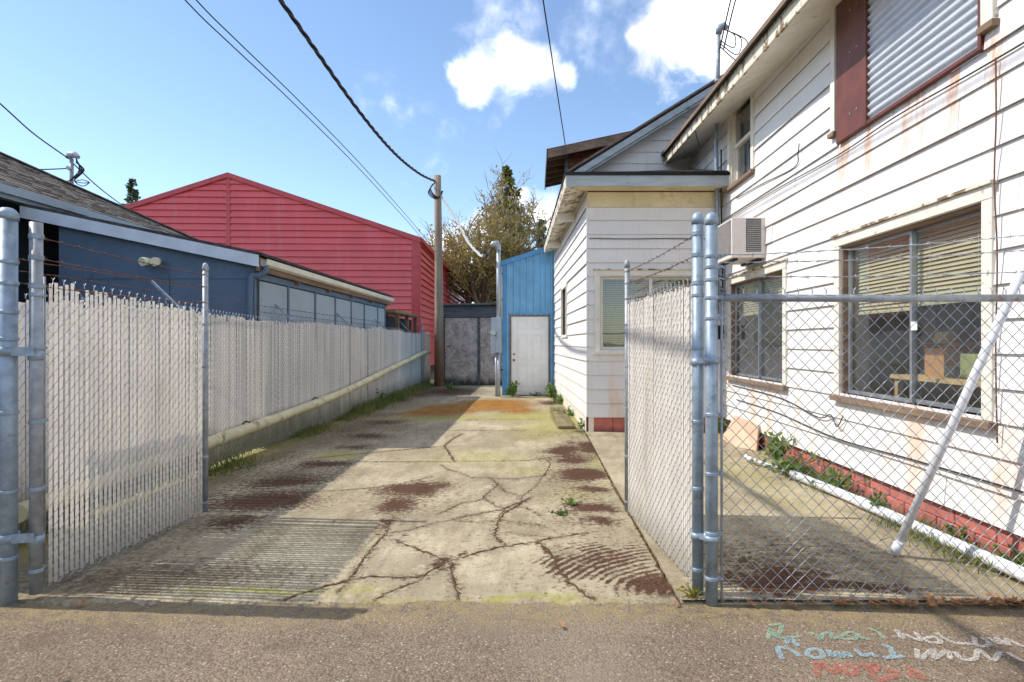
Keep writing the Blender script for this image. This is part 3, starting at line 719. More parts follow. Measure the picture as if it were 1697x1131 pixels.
# ------------------------------------------------------------------ planked wall builder
def planked(wall_root, u0, uv, nv, W, z0, z1, course, openings, halves=(), mat_=None, name='siding_plank', joint=3.6, back=True, backmat=None, tb=.026, tt=.004, wallname='wall', zshift=0):
    u0, uv, nv = Vector(u0), Vector(uv).normalized(), Vector(nv).normalized()
    W3 = lambda u, z, n_: u0+uv*u+nv*n_+Vector((0,0,z))
    mb = MB(); us = sorted({0, W}|{o[0] for o in openings}|{o[1] for o in openings}); zs = sorted({z0, z1}|{o[2] for o in openings}|{o[3] for o in openings})
    us = [q for q in us if 0 <= q <= W]; zs = [q for q in zs if z0 <= q <= z1]
    for a, b in zip(us[:-1], us[1:]):
        for c, d in zip(zs[:-1], zs[1:]):
            if any(o[0] <= (a+b)/2 <= o[1] and o[2] <= (c+d)/2 <= o[3] for o in openings): continue
            pg = [(a,c),(b,c),(b,d),(a,d)]
            for h in halves:
                pg = clip(pg, h)
                if len(pg) < 3: break
            if len(pg) >= 3: mb.poly([W3(u, z, -.003) for u, z in pg], -nv*.1)
    w = mb.build(wallname, backmat or mt['backing'], wall_root)
    k = 0; z = z0+zshift
    while z < z1-.01:
        zt = min(z+course, z1)
        jo = [0]; x = random.uniform(.5, 1)*joint
        while x < W-.3: jo.append(x); x += joint
        jo.append(W); cuts = sorted(set(jo)|{q for o in openings if o[2] < zt and o[3] > z for q in (o[0], o[1]) if 0 < q < W})
        for a, b in zip(cuts[:-1], cuts[1:]):
            segs = [(z, zt)]
            for o in openings:
                if o[0] <= (a+b)/2 <= o[1]:
                    ns = []
                    for c, d in segs:
                        if o[3] <= c or o[2] >= d: ns.append((c, d)); continue
                        if o[2] > c: ns.append((c, o[2]))
                        if o[3] < d: ns.append((o[3], d))
                    segs = ns
            for c, d in segs:
                if d-c < .01: continue
                e = .0015; wob = random.uniform(-.003, .003)
                pg = [(a+e,c),(b-e,c),(b-e,d),(a+e,d)]
                for h in halves:
                    pg = clip(pg, h)
                    if len(pg) < 3: break
                if len(pg) < 3: continue
                nn = len(pg); th = lambda q: tb+wob+(tt-tb)*(q-z)/course
                vs = [W3(u, q-(.012 if q <= z+1e-6 and c == z else 0), th(q)) for u, q in pg]+[W3(u, q-(.012 if q <= z+1e-6 and c == z else 0), th(q)-.008 if q <= z+1e-6 else 0) for u, q in pg]
                m2 = MB().add(vs, [tuple(range(nn)), tuple(reversed(range(nn, 2*nn)))]+[(i, i+nn, (i+1)%nn+nn, (i+1)%nn) for i in range(nn)])
                m2.build(name, mat_, w)
        z = zt; k += 1
    return w

# ------------------------------------------------------------------ white house
WX = 3.04
house = thing('white_house', 'weathered white lap-sided house filling the right side', 'house', (WX+2, 8, 0))
nL = (-1,0,0)
# openings in u=Y for the long wall
win1 = (4.06, 5.96, .95, 2.40); win2 = (7.32, 9.32, .95, 2.34); winU = (8.40, 9.32, 3.86, 5.06); winB = (4.05, 6.02, 3.42, 4.82)
Y0, Y1 = 1.4, 12.3
ops = [(a-Y0, b-Y0, c, d) for a, b, c, d in (win1, win2, winU, winB)]+[(9.70-Y0, Y1-Y0+1, 0, 4.0)]
main = planked(house, (WX, Y0, 0), (0,1,0), nL, Y1-Y0, .26, 5.32, .226, ops, mat_=mt['siding'], joint=3.66)
# foundation of red painted blocks
MB().box(WX+.03, WX+.25, Y0, 9.9, -.1, .275).build('foundation', mt['mortar'], house)
fd = house
y = Y0; k = 0
while y < 9.6:
    for r_ in range(2):
        b0 = y+(.2 if r_ else 0); 
        MB().box(WX+.018, WX+.05, b0+.004, min(b0+.392, 9.68), .008+r_*.118, .122+r_*.118).build('foundation_block', mt['brick'], house, .006, 1)
    y += .4

def lwin(name, op, kind, mull, parent=house, sill=True):
    y0, y1, z0, z1 = op; w = MB()
    t = .095
    # casing boards on the wall
    c = MB().box(WX-.038, WX-.004, y0-t, y0, z0-.02, z1).box(WX-.038, WX-.004, y1, y1+t, z0-.02, z1).box(WX-.040, WX-.004, y0-t-.004, y1+t+.004, z1+.001, z1+t)
    f = c.build('window', mt['trimwhite'], parent, .003, 1)
    MB().box(WX-.062, WX-.004, y0-t-.02, y1+t+.02, z1+t+.001, z1+t+.022).build('drip_cap', mt['peel'], f)
    if sill: MB().box(WX-.075, WX+.06, y0-t-.02, y1+t+.02, z0-.075, z0-.021).build('sill', mt['rawwood'], f, .004, 1)
    # jamb of raw wood
    j = MB().box(WX-.004, WX+.13, y0-.001, y0+.022, z0-.02, z1).box(WX-.004, WX+.13, y1-.022, y1+.001, z0-.02, z1).box(WX-.004, WX+.13, y0+.022, y1-.022, z1-.022, z1+.001).box(WX-.004, WX+.13, y0+.022, y1-.022, z0-.0205, z0)
    j.build('jamb', mt['rawwood'] if kind == 'slider' else mt['trimwhite'], f)
    a, b = y0+.024, y1-.024; c0, c1 = z0+.002, z1-.024
    if kind == 'slider':
        mid = a+(b-a)*mull
        for (p, q, xx) in ((a, mid+.02, .075), (mid-.02, b, .045)):
            MB().box(WX+xx, WX+xx+.026, p, p+.03, c0, c1).box(WX+xx, WX+xx+.026, q-.03, q, c0, c1).box(WX+xx, WX+xx+.026, p+.03, q-.03, c0, c0+.035).box(WX+xx, WX+xx+.026, p+.03, q-.03, c1-.03, c1).build('sash_frame', mt['alu'], f)
            MB().box(WX+xx+.010, WX+xx+.014, p+.03, q-.03, c0+.035, c1-.03).build('pane', mt['glass'], f)
    else:
        mid = c0+(c1-c0)*.5
        for (p, q, xx) in ((c0, mid+.02, .07), (mid-.02, c1, .04)):
            MB().box(WX+xx, WX+xx+.028, a, a+.045, p, q).box(WX+xx, WX+xx+.028, b-.045, b, p, q).box(WX+xx, WX+xx+.028, a+.045, b-.045, p, p+.05).box(WX+xx, WX+xx+.028, a+.045, b-.045, q-.045, q).build('sash_frame', mt['trimwhite'], f)
            MB().box(WX+xx+.010, WX+xx+.014, a+.045, b-.045, p+.05, q-.045).build('pane', mt['glass'], f)
    return f
lwin('window', win1, 'slider', .47); lwin('window', win2, 'slider', .5); lwin('window', winU, 'sash', .5)
# rooms behind
def room(x0, x1, y0, y1, z0, z1, hole, m_=None):
    mb = MB(); t = .05
    mb.box(x1, x1+t, y0, y1, z0, z1).box(x0, x1, y0-t, y0, z0, z1).box(x0, x1, y1, y1+t, z0, z1).box(x0, x1, y0, y1, z0-t, z0).box(x0, x1, y0, y1, z1, z1+t)
    return mb.build('room', m_ or mt['room'], house)
room(WX+.15, 6.4, 3.2, 6.7, .3, 2.62, None, mt['roomdark']); room(WX+.15, 6.2, 6.8, 9.65, .3, 2.62, None); room(WX+.15, 5.2, 7.6, 10.2, 3.4, 5.2, None)
def blind(label, x, y0, y1, z0, z1, pitch=.034):
    b = thing('window_blind', label, 'blind', (x, (y0+y1)/2, z1)); 
    MB().box(x-.018, x+.018, y0, y1, z1-.035, z1).build('head_rail', mt['blind'], b)
    me = MB().obox((0,0,0), (0,(y1-y0)/2,0), (.0085,0,.0145), (-.0008,0,.0005)).mesh('blind_slat')
    z = z1-.05
    while z > z0+.02:
        o = bpy.data.objects.new('blind_slat', me); col.objects.link(o)
        if not me.materials: me.materials.append(mt['blind'])
        o.parent = b; o.location = (0, 0, z-z1); o.rotation_euler = (random.uniform(-.004,.004), random.uniform(-.1,.1), 0); z -= pitch
    MB().box(x-.012, x+.012, y0, y1, z0, z0+.018).build('bottom_rail', mt['blind'], b)
    for q in (.2, .8): MB().tube([(x-.014,y0+(y1-y0)*q,z0),(x-.014,y0+(y1-y0)*q,z1)], .0016, 4).build('cord', mt['paper'], b)
    return b
blind('cream venetian blind half lowered in the big lower window', WX+.135, 4.12, 5.0, 1.75, 2.37)
blind('venetian blind in the far pane of the big lower window', WX+.135, 5.03, 5.9, 1.72, 2.37)
blind('short blind behind the window under the air conditioner', WX+.135, 8.4, 9.25, 1.85, 2.31)
blind('blind behind the near pane below the air conditioner', WX+.135, 7.38, 8.3, 2.0, 2.31)
# table and things inside the big window
tb_ = thing('shelf_table', 'plain wooden table inside the big lower window', 'table', (3.6, 4.7, .3))
MB().box(3.3,4.0,4.0,5.6,1.12,1.155).build('table_top', mt['straw'], tb_)
for x, y in ((3.35,4.05),(3.95,4.05),(3.35,5.55),(3.95,5.55)): MB().box(x-.025,x+.025,y-.025,y+.025,.3,1.12).build('leg', mt['straw'], tb_)
cb = thing('carton', 'brown cardboard carton on the table inside the big window', 'box', (3.61,5.29,1.155))
MB().box(3.5,3.72,5.16,5.42,1.156,1.40).build('carton_body', mt['cardboard'], cb, .003, 1)
MB().obox((3.61,5.12,1.43),(.12,0,0),(0,.06,-.02),(0,0,.002)).obox((3.61,5.46,1.43),(.12,0,0),(0,.06,.02),(0,0,.002)).build('flap', mt['cardboard'], cb)
ht = thing('straw_hat', 'tan straw hat lying on the carton behind the window', 'hat', (3.61,5.29,1.405))
MB().tube([(3.61,5.29,1.441+h) for h in (0,.006)], [.19,.18], 20).build('brim', mt['straw'], ht)
MB().tube([(3.61,5.29,1.447+h) for h in (0,.05,.09,.1)], [.10,.095,.08,.03], 16).build('crown', mt['straw'], ht)
tx = thing('tool_case', 'olive plastic case with handle at the near end of the window table', 'case', (3.56,4.79,1.155))
MB().box(3.46,3.66,4.66,4.92,1.156,1.36).build('case_body', mt['toolbox'], tx, .015)
MB().tube([(3.56,4.70,1.36),(3.56,4.71,1.41),(3.56,4.87,1.41),(3.56,4.88,1.36)], .012, 8).build('handle', mt['dark'], tx)
dv = thing('table_radio', 'small dark device beside the olive case in the window', 'radio', (3.52,5.03,1.155))
MB().box(3.45,3.58,4.97,5.09,1.156,1.25).build('radio_body', mt['dark'], dv, .01); MB().tube([(3.52,5.0,1.25),(3.52,4.97,1.38)], .004, 6).build('aerial', mt['alu'], dv)
nt_ = MB().box(WX+.040,WX+.042,5.0-.14,5.0-.06,1.55,1.62).build('notice', mt['paper']); tag(nt_, 'small white paper note stuck on the big window pane', 'note')

# boarded upper opening
bo = thing('boarded_opening', 'upper opening closed with corrugated sheet and brown steel plate', 'panel', (WX, 5, 3.42))
cor = MB(); ncz = 19; vs = []
zz0, zz1 = 3.45, 4.82; m_ = ncz*6
for i in range(m_+1):
    z = zz0+(zz1-zz0)*i/m_; x = WX-.028+.013*math.sin(i/6*2*math.pi); vs += [(x,4.09,z),(x,5.48,z)]
cor.add(vs, [(2*i,2*i+1,2*i+3,2*i+2) for i in range(m_)], True); cor.build('corrugated_sheet', mt['corr'], bo)
bp_ = MB().box(WX-.05,WX-.005,5.49,5.99,3.42,4.82).build('steel_plate', mt['brownpaint'], bo, .004, 1)
for y, z in ((5.60,3.62),(5.72,3.62),(5.60,4.2),(5.72,4.2),(5.60,4.6),(5.72,4.6)): MB().tube([(WX-.056,y,z),(WX-.049,y,z)], .011, 8).build('bolt', mt['galv'], bp_)
MB().box(WX-.055,WX-.006,5.44,5.488,3.42,4.82).build('edge_strip', mt['brownpaint'], bo)
MB().box(WX-.05,WX-.006,4.05,5.438,3.42,3.446).build('bottom_strip', mt['brownpaint'], bo)
MB().box(WX-.04,WX-.006,4.06,4.088,3.447,4.82).build('edge_strip', mt['brownpaint'], bo)
cs = MB().box(WX-.05,WX-.004,6.022,6.11,3.56,4.85).build('window_casing', mt['trimwhite'], house); MB().box(WX-.07,WX-.003,6.01,6.13,3.515,3.558).build('casing_foot', mt['rawwood'], cs)
cs = MB().box(WX-.05,WX-.004,3.94,4.048,3.56,4.85).build('window_casing', mt['trimwhite'], house); MB().box(WX-.07,WX-.003,3.92,4.06,3.515,3.558).build('casing_foot', mt['rawwood'], cs)
MB().box(WX-.05,WX-.004,3.94,6.11,4.853,4.94).build('window_casing', mt['trimwhite'], house)

# eave of the long wall
EX = 2.50
ez = lambda Y: 4.62+.048*(Y-5.8)
ya, yb = 0.9, 11.62
def slab_quad(a, b, c, d, t): return MB().poly([a,b,c,d], t)
slope = .50
def rp(x, Y, dz=0): return Vector((x, Y, ez(Y)+.16+(x-EX)*slope+dz))
rf = slab_quad(rp(EX-.06,ya), rp(7.5,ya), rp(7.5,yb), rp(EX-.06,yb), (0,0,.05)).build('roof', mt['shingledark'], house)
slab_quad(rp(7.5,ya), rp(12.5,ya)-Vector((0,0,5)), rp(12.5,yb)-Vector((0,0,5)), rp(7.5,yb), (0,0,.05)).build('roof', mt['shingledark'], house)
MB().poly([(EX,ya,ez(ya)-.02),(EX,yb,ez(yb)-.02),(EX,yb,ez(yb)+.15),(EX,ya,ez(ya)+.15)], (.03,0,0)).build('fascia', mt['peel'], rf)
MB().poly([(EX-.07,ya,ez(ya)+.135),(EX-.07,yb,ez(yb)+.135),(EX-.07,yb,ez(yb)+.19),(EX-.07,ya,ez(ya)+.19)], (.012,0,0)).build('drip_edge', mt['rawwood'], rf)
MB().poly([(EX+.032,ya,ez(ya)),(WX-.002,ya,ez(ya)+.17),(WX-.002,yb,ez(yb)+.17),(EX+.032,yb,ez(yb))], (0,0,.02)).build('soffit', mt['trimwhite'], rf)
MB().poly([(EX+.0,yb+.002,ez(yb)-.02),(WX,yb+.002,ez(yb)+.15),(WX,yb+.002,ez(yb)+.42),(EX-.07,yb+.002,ez(yb)+.15)], (0,.03,0)).build('eave_end', mt['peel'], rf)

# front wing (bump-out)
A = Vector((.86, 9.70, 0)); B = Vector((.55, 16.3, 0))
ewin = (1.05, 2.70, 1.33, 2.52)
planked(house, A, (1,0,0), (0,-1,0), WX-.86-.005, .26, 3.62, .226, [(ewin[0]-.86, ewin[1]-.86, ewin[2], ewin[3])], mat_=mt['siding'], joint=6)
MB().box(.845, WX-.03, 9.672, 9.70, 3.622, 3.86).build('frieze_board', mt['frieze'], house)
sd = (A-B).normalized(); sn = Vector((-sd.y, sd.x, 0)); sn = sn if sn.x < 0 else -sn
SW = (A-B).length
sw0 = (B.y-.0, )
sidewin = (SW-(14.05-9.7), SW-(12.95-9.7), 1.62, 2.66)
planked(house, B, sd, sn, SW, .26, 3.96, .226, [sidewin], mat_=mt['siding'], joint=3.66)
# corner pieces
for k in range(15):
    z = .26+.226*k; MB().obox((A.x-.012, A.y-.012, z+.105), (.016,0,0), (0,.016,0), (0,0,.105)).build('corner_cap', mt['siding'], house)
MB().box(.84, WX, 9.72, 9.85, -.1, .262).build('foundation', mt['mortar'], house)
x = .86
while x < WX-.1:
    MB().box(x+.004, min(x+.394, WX-.02), 9.708, 9.72, .01, .25).build('foundation_block', mt['brick'], house); x += .4
mb = MB(); mb.beam(B+sn*-.05+Vector((0,0,.08)), A+sn*-.05+Vector((0,0,.08)), .08, .36); mb.build('foundation', mt['trimwhite'], house)
# wing window
y = 9.70; a, b, c, d = ewin; t = .09
f = MB().box(a-t, a, y-.038, y-.004, c-.02, d).box(b, b+t, y-.038, y-.004, c-.02, d).box(a-t-.003, b+t+.003, y-.04, y-.004, d+.001, d+t).build('window', mt['trimwhite'], house, .003, 1)
MB().box(a-t-.02, b+t+.02, y-.06, y-.004, d+t+.001, d+t+.02).build('drip_cap', mt['peel'], f)
MB().box(a-t-.02, b+t+.02, y-.07, y+.05, c-.07, c-.021).build('sill', mt['trimwhite'], f)
for p, q, yy in ((a, (a+b)/2+.02, .03), ((a+b)/2-.02, b, .06)):
    MB().box(p, p+.05, y+yy, y+yy+.03, c, d).box(q-.05, q, y+yy, y+yy+.03, c, d).box(p+.05, q-.05, y+yy, y+yy+.03, c, c+.05).box(p+.05, q-.05, y+yy, y+yy+.03, d-.05, d).build('sash_frame', mt['vinyl'], f)
    MB().box(p+.05, q-.05, y+yy+.012, y+yy+.016, c+.05, d-.05).build('pane', mt['glass'], f)
MB().box(1.0, b+.2, 11.6, 11.65, .3, 3).box(.98, 1.0, 9.85, 11.6, .3, 3).box(b+.2, b+.24, 9.85, 11.6, .3, 3).box(1.0, b+.2, 9.85, 11.6, 2.9, 2.95).box(1.0, b+.2, 9.85, 11.6, .3, .35).build('room', mt['room'], house)
bl = thing('window_blind', 'full venetian blind behind the front window of the low wing', 'blind', ((a+b)/2, 9.84, 2.5))
me = MB().obox((0,0,0), ((b-a)/2-.06,0,0), (0,.0125,.010), (0,-.0006,.0008)).mesh('blind_slat'); me.materials.append(mt['blind']); z = 2.46
while z > 1.36:
    o = bpy.data.objects.new('blind_slat', me); col.objects.link(o); o.parent = bl; o.location = (0, 0, z-2.5); z -= .03
MB().box(a+.05, b-.05, 9.825, 9.855, 2.465, 2.50).build('head_rail', mt['blind'], bl)
# side window of wing
def S(u, n_, z): return B+sd*u+sn*n_+Vector((0,0,z))
u0, u1, z0, z1 = sidewin
f = MB()
for (ua, ub, za, zb) in ((u0-.07,u0,z0,z1),(u1,u1+.07,z0,z1),(u0-.07,u1+.07,z1+.001,z1+.07),(u0-.1,u1+.1,z0-.06,z0-.001)):
    f.obox(S((ua+ub)/2, .02, (za+zb)/2), sd*(ub-ua)/2, sn*.02, (0,0,(zb-za)/2))
f = f.build('window', mt['trimwhite'], house)
MB().obox(S((u0+u1)/2, -.03, (z0+z1)/2), sd*(u1-u0)/2, sn*.003, (0,0,(z1-z0)/2)).build('pane', mt['glass'], f)
MB().obox(S((u0+u1)/2, -.12, (z0+z1)/2), sd*(u1-u0)/2, sn*.003, (0,0,(z1-z0)/2)).build('curtain', mt['room'], f)
# wing roof
e0 = Vector((.47, 9.33, 4.06)); e1 = Vector((.24, 16.25, 4.06)); e2 = Vector((3.02, 9.33, 4.08)); q0 = Vector((1.15, 11.75, 4.72)); q1 = Vector((.98, 16.25, 4.55)); q2 = Vector((3.02, 11.75, 4.80))
wr = MB().poly([e0, e2, q2, q0], (0,0,.03)).poly([e1, e0, q0, q1], (0,0,.03)).build('wing_roof', mt['shingledark'], house)
MB().box(.49, 3.015, 9.335, 9.365, 3.87, 4.055).build('fascia', mt['trimgrey'], wr)
MB().box(.47, 3.02, 9.318, 9.33, 4.035, 4.085).build('drip_edge', mt['iron'], wr)
MB().poly([(.50,9.37,3.90),(3.01,9.37,3.90),(3.01,9.68,3.88),(.83,9.68,3.88),], (0,0,.012)).build('soffit', mt['frieze'], wr)
MB().poly([(.485,9.367,3.86),(.255,16.25,3.86),(.255,16.25,4.05),(.485,9.367,4.05)], (.03,0,0)).build('fascia', mt['peel'], wr)
MB().poly([(.52,9.38,3.87),(.84,9.70,3.95),(.53,16.3,3.95),(.29,16.25,3.87)], (0,0,.015)).build('soffit', mt['peel'], wr)
# rafter-end shapes under the wing eave
for t in (.28, .75):
    p = Vector((.5,9.4,3.86)).lerp(Vector((.27,16.2,3.86)), t); MB().box(p.x, p.x+.30, p.y-.03, p.y+.03, 3.72, 3.86).build('eave_block', mt['trimwhite'], wr)

# rear gable facing the drive
GYy = 11.75; sl = .62
gx0, gz0, gx1 = .72, 4.66, 4.6
halv = [(-sl, 1, gz0-.06-sl*gx0+sl*gx0)]
planked(house, (gx0, GYy, 0), (1,0,0), (0,-1,0), 2.9, 4.45, 6.6, .226, [], halves=[(-sl, 1, gz0-.10)], mat_=mt['siding'], joint=9, zshift=.04)
rg = MB().poly([(gx0-.12, GYy-.36, gz0-.05),(gx1, GYy-.36, gz0+sl*(gx1-gx0)+.03),(gx1, 17, gz0+sl*(gx1-gx0)+.03),(gx0-.12, 17, gz0-.05)], (0,0,.05)).build('roof', mt['shingledark'], house)
for off, th, m_ in ((.0, .13, 'trimgrey'), (-.13, .05, 'trimgrey')):
    MB().poly([(gx0-.1, GYy-.365+abs(off)*.3, gz0-.05+off-.01),(gx1, GYy-.365+abs(off)*.3, gz0+.02+off-.01+sl*(gx1-gx0)),(gx1, GYy-.365+abs(off)*.3, gz0+.02+off-.01-th+sl*(gx1-gx0)),(gx0-.1, GYy-.365+abs(off)*.3, gz0-.05+off-.01-th)], (0,.03,0)).build('rake_board', mt[m_], rg)
MB().poly([(gx0-.05, GYy-.33, gz0-.16),(gx1, GYy-.33, gz0-.1+sl*(gx1-gx0)),(gx1, GYy, gz0-.1+sl*(gx1-gx0)),(gx0-.05, GYy, gz0-.16)], (0,0,.02)).build('soffit', mt['trimgrey'], rg)
MB().beam((gx0-.1, GYy-.38, gz0+.015), (gx1, GYy-.38, gz0+.07+sl*(gx1-gx0)), .02, .035).build('drip_edge', mt['rawwood'], rg)

# brown unpainted rear roof
bw = thing('rear_roof_structure', 'unpainted brown timber roof structure behind the white gable', 'roof', (1.8, 14.5, 4.3))
br = lambda x: 5.66+.215*(x-.3)
s_ = MB().poly([(.28,13.6,br(.28)+.12),(5.2,13.6,br(5.2)+.12),(5.2,16.3,br(5.2)+.12),(.28,16.3,br(.28)+.12)], (0,0,.04)).build('roof_deck', mt['brownboard'], bw)
MB().poly([(.30,13.57,br(.3)-.06),(5.2,13.57,br(5.2)-.06),(5.2,13.57,br(5.2)+.125),(.30,13.57,br(.3)+.125)], (0,.03,0)).build('fascia', mt['rawwood'], bw)
MB().poly([(.27,13.6,br(.3)-.08),(.27,16.3,br(.3)-.08),(.27,16.3,br(.3)+.16),(.27,13.6,br(.3)+.16)], (.025,0,0)).build('fascia', mt['oldwood'], bw)
z = 4.5; 
while z < 6.7:
    pg = [(.78,z),(5.0,z),(5.0,z+.135),(.78,z+.135)]
    pg = clip(pg, (-.215, 1, 5.66-.215*.3+.08))
    if len(pg) >= 3: MB().poly([(x, 14.0+random.uniform(0,.006), q) for x, q in pg], (0,.03,0)).build('board', mt['brownboard'], bw)
    z += .14
MB().box(.70,.78,13.96,14.06,4.4,br(.74)+.05).build('corner_post', mt['oldwood'], bw)
z = 4.5
while z < 5.7:
    MB().box(.735,.76,14.06,16.2,z,z+.13).build('board', mt['oldwood'], bw); z += .14
for yy in (13.85, 14.35, 14.85, 15.35, 15.85, 16.2): MB().poly([(.30,yy,br(.3)-.04),(.76,yy,br(.76)-.04),(.76,yy,br(.76)+.115),(.30,yy,br(.3)+.115)], (0,.045,0)).build('rafter', mt['rawwood'], bw)

# air conditioner
ac = thing('air_conditioner', 'boxy beige window air conditioner jutting from the white wall', 'air conditioner', (WX-.2, 8.2, 2.6))
ax0, ax1, ay0, ay1, az0, az1 = 2.58, WX-.006, 7.9, 8.62, 2.56, 3.09
MB().box(ax0,ax1,ay0,ay1,az0,az1).build('case', mt['acwhite'], ac, .012)
gp = MB().box(ax0+.19, ax0+.385, ay0-.004, ay0+.0, az0+.08, az1-.02).build('side_vent', mt['dark'], ac)
for i in range(17): MB().box(ax0+.195, ax0+.38, ay0-.012, ay0-.0045, az0+.09+i*.0245, az0+.103+i*.0245).build('louvre', mt['acgrille'], gp)
ff = MB().box(ax0-.008, ax0-.001, ay0+.03, ay1-.03, az0+.06, az1-.03).build('front_grille', mt['acgrille'], ac)
for i in range(22): MB().box(ax0-.014, ax0-.009, ay0+.035, ay1-.035, az0+.07+i*.02, az0+.08+i*.02).build('grille_bar', mt['acgrille'], ff)
MB().box(ax0+.05, ax0+.09, ay0+.03, ay1-.03, az0-.03, az0-.001).box(ax1-.1, ax1-.05, ay0+.03, ay1-.03, az0-.03, az0-.001).build('bracket', mt['iron'], ac)

# service mast on the corner
sm = thing('service_mast', 'rust-topped conduit mast rising through the eave at the wall corner', 'mast', (2.94, 9.6, 2.6))
mx, my = 2.90, 9.58
pm = [(mx,my,1.9),(mx,my,3.4),(mx-.02,my,4.6),(mx,my,5.3),(mx+.02,my,6.35)]
MB().tube(pm[:3]+[pm[3]], .032, 10).build('conduit', mt['galv'], sm); MB().tube([pm[3], pm[4]], .034, 10).build('mast_pipe', mt['galvrust'], sm)
for z in (2.2, 3.0, 3.9, 5.6): MB().tube([(mx,my,z-.02),(mx,my,z+.02)], .042, 10).build('clamp', mt['galvrust'], sm)
MB().tube([(mx+.02,my,6.35),(mx+.03,my,6.45),(mx+.1,my-.02,6.47),(mx+.14,my-.03,6.42)], [.05,.07,.06,.04], 10).build('weatherhead', mt['conduit'], sm)
for k in range(3):
    a_ = .06+.1*k; MB().tube(spline([(mx+.12,my,6.42),(mx+.2+a_,my-.05,6.3-.05*k),(mx+.20+a_*.5,my-.1,6.08-.11*k),(mx+.03,my-.05,6.22-.05*k)], 6), .009, 6).build('drip_loop', mt['cable'], sm)
MB().tube(spline([(mx-.02,my-.05,5.3),(mx-.3,my-.1,5.18),(mx-.36,my-.06,4.8),(mx-.28,my-.02,4.55)], 6), .008, 6).build('loose_cable', mt['cable'], sm)
MB().tube(spline([(mx+.05,my-.04,4.5),(mx+.045,my-.05,3.8),(mx+.06,my-.04,3.2),(mx+.07,my-.05,2.2),(mx+.05,my-.05,.9)], 6), .012, 6).build('side_cable', mt['cable'], sm)
MB().box(mx-.02,mx+.08,my-.08,my-.02,1.5,1.72).build('junction_box', mt['iron'], sm)
# thin cables stapled on the siding
def staple(label, pts, r=.006, m_='cable'): return tag(MB().tube(spline(pts, 6), r, 6).build('siding_cable', mt[m_]), label, 'cable', 'cables stapled on the siding')
staple('dark cable running along the siding below the boarded opening', [(WX-.03,9.4,3.36),(WX-.03,7.6,3.36),(WX-.03,6.0,3.31),(WX-.035,5.0,3.33),(WX-.03,3.96,3.30),(WX-.03,2.6,3.28)])
staple('short cable with a frayed upturned end on the siding', [(WX-.03,9.0,3.60),(WX-.03,8.0,3.55),(WX-.03,7.0,3.48),(WX-.05,6.85,3.60),(WX-.05,6.82,3.70)])
staple('thin pinkish wire hanging down beside the big window', [(WX-.045,3.92,3.3),(WX-.05,3.91,2.9),(WX-.046,3.93,2.5),(WX-.05,3.90,2.0),(WX-.045,3.92,1.4),(WX-.05,3.9,.8)], .005, 'rustwire')
staple('cable looping on the siding under the big window', [(WX-.03,9.2,.80),(WX-.03,7.4,.77),(WX-.04,6.4,.66),(WX-.05,6.1,.72),(WX-.06,5.95,.62),(WX-.05,5.85,.74)])
staple('cable sagging low along the siding near the foundation', [(WX-.03,9.0,.60),(WX-.03,7.5,.58),(WX-.045,6.0,.50),(WX-.04,4.8,.52),(WX-.04,3.5,.53),(WX-.03,2.4,.5)])
staple('brown cable stapled across the front of the low wing', [(.88,9.665,3.12),(1.4,9.664,3.11),(2.1,9.662,3.115),(2.6,9.664,3.11),(2.88,9.66,3.115)], .007)
# white pipe on the ground and the leaning pole
gp_ = thing('drain_pipe', 'long white plastic pipe lying along the house foundation', 'pipe', (2.84, 4.4, .028))
MB().tube([(2.70,6.3,.075),(2.79,5.4,.078),(2.87,3.9,.08),(2.95,2.4,.08)], .042, 14).build('pipe', mt['pvc'], gp_)
MB().tube([(2.80,5.22,.078),(2.81,5.10,.078)], .047, 14).build('coupling', mt['pvc'], gp_)
for i in range(9): MB().ico((2.68-.02*i+random.uniform(-.02,.02), 6.35+.11*i, .08), .035, 1, (1,1.4,.8), .35).build('cracked_piece', mt['pvc'], gp_)
lp = thing('leaning_pole', 'grey plastic pole leaning on the house behind the bare fence', 'pole', (2.42, 4.06, .03))
MB().tube([(2.42,4.06,.03),(2.985,3.42,2.35)], .026, 14).build('pole', mt['pvc'], lp)
MB().tube([(2.42,4.06,.03),(2.443,4.034,.125)], .031, 14).build('sleeve', mt['pvc'], lp)
# plank by the wing wall and leaning board by the corner
tag(MB().obox((.50, 11.6, .03), (.03,-1.5,0), (.14,.002,0), (0,0,.025)).build('loose_plank', mt['pad'], None, .006, 1), 'flat mossy plank lying beside the low wing wall', 'plank')
tag(MB().poly([(2.70,8.3,.02),(2.92,7.95,.02),(2.985,8.05,.34),(2.985,9.0,.36),(2.78,9.0,.02)], (.03,.02,0)).build('leaning_board', mt['tanboard']), 'tan board propped on the house foundation by the corner', 'board')

# ------------------------------------------------------------------ blue metal shed, mast and meter, board shed
bs = thing('blue_metal_shed', 'narrow blue ribbed metal lean-to against the white house', 'shed', (-.17, 17, 0))
SY = 16.42; sx0, sx1 = -.87, .53
st = lambda x: 3.62+(x-sx0)/(sx1-sx0)*.46
dx0, dx1, dz1 = -.64, .38, 2.16
mb = MB()
mb.poly([(sx0,SY,0),(dx0,SY,0),(dx0,SY,st(dx0)),(sx0,SY,st(sx0))], (0,.05,0)).poly([(dx1,SY,0),(sx1,SY,0),(sx1,SY,st(sx1)),(dx1,SY,st(dx1))], (0,.05,0)).poly([(dx0,SY,dz1),(dx1,SY,dz1),(dx1,SY,st(dx1)),(dx0,SY,st(dx0))], (0,.05,0))
mb.poly([(sx0,SY+.05,0),(sx0,19.5,0),(sx0,19.5,st(sx0)),(sx0,SY+.05,st(sx0))], (.05,0,0))
bwl = mb.build('wall', mt['bluemetal'], bs)
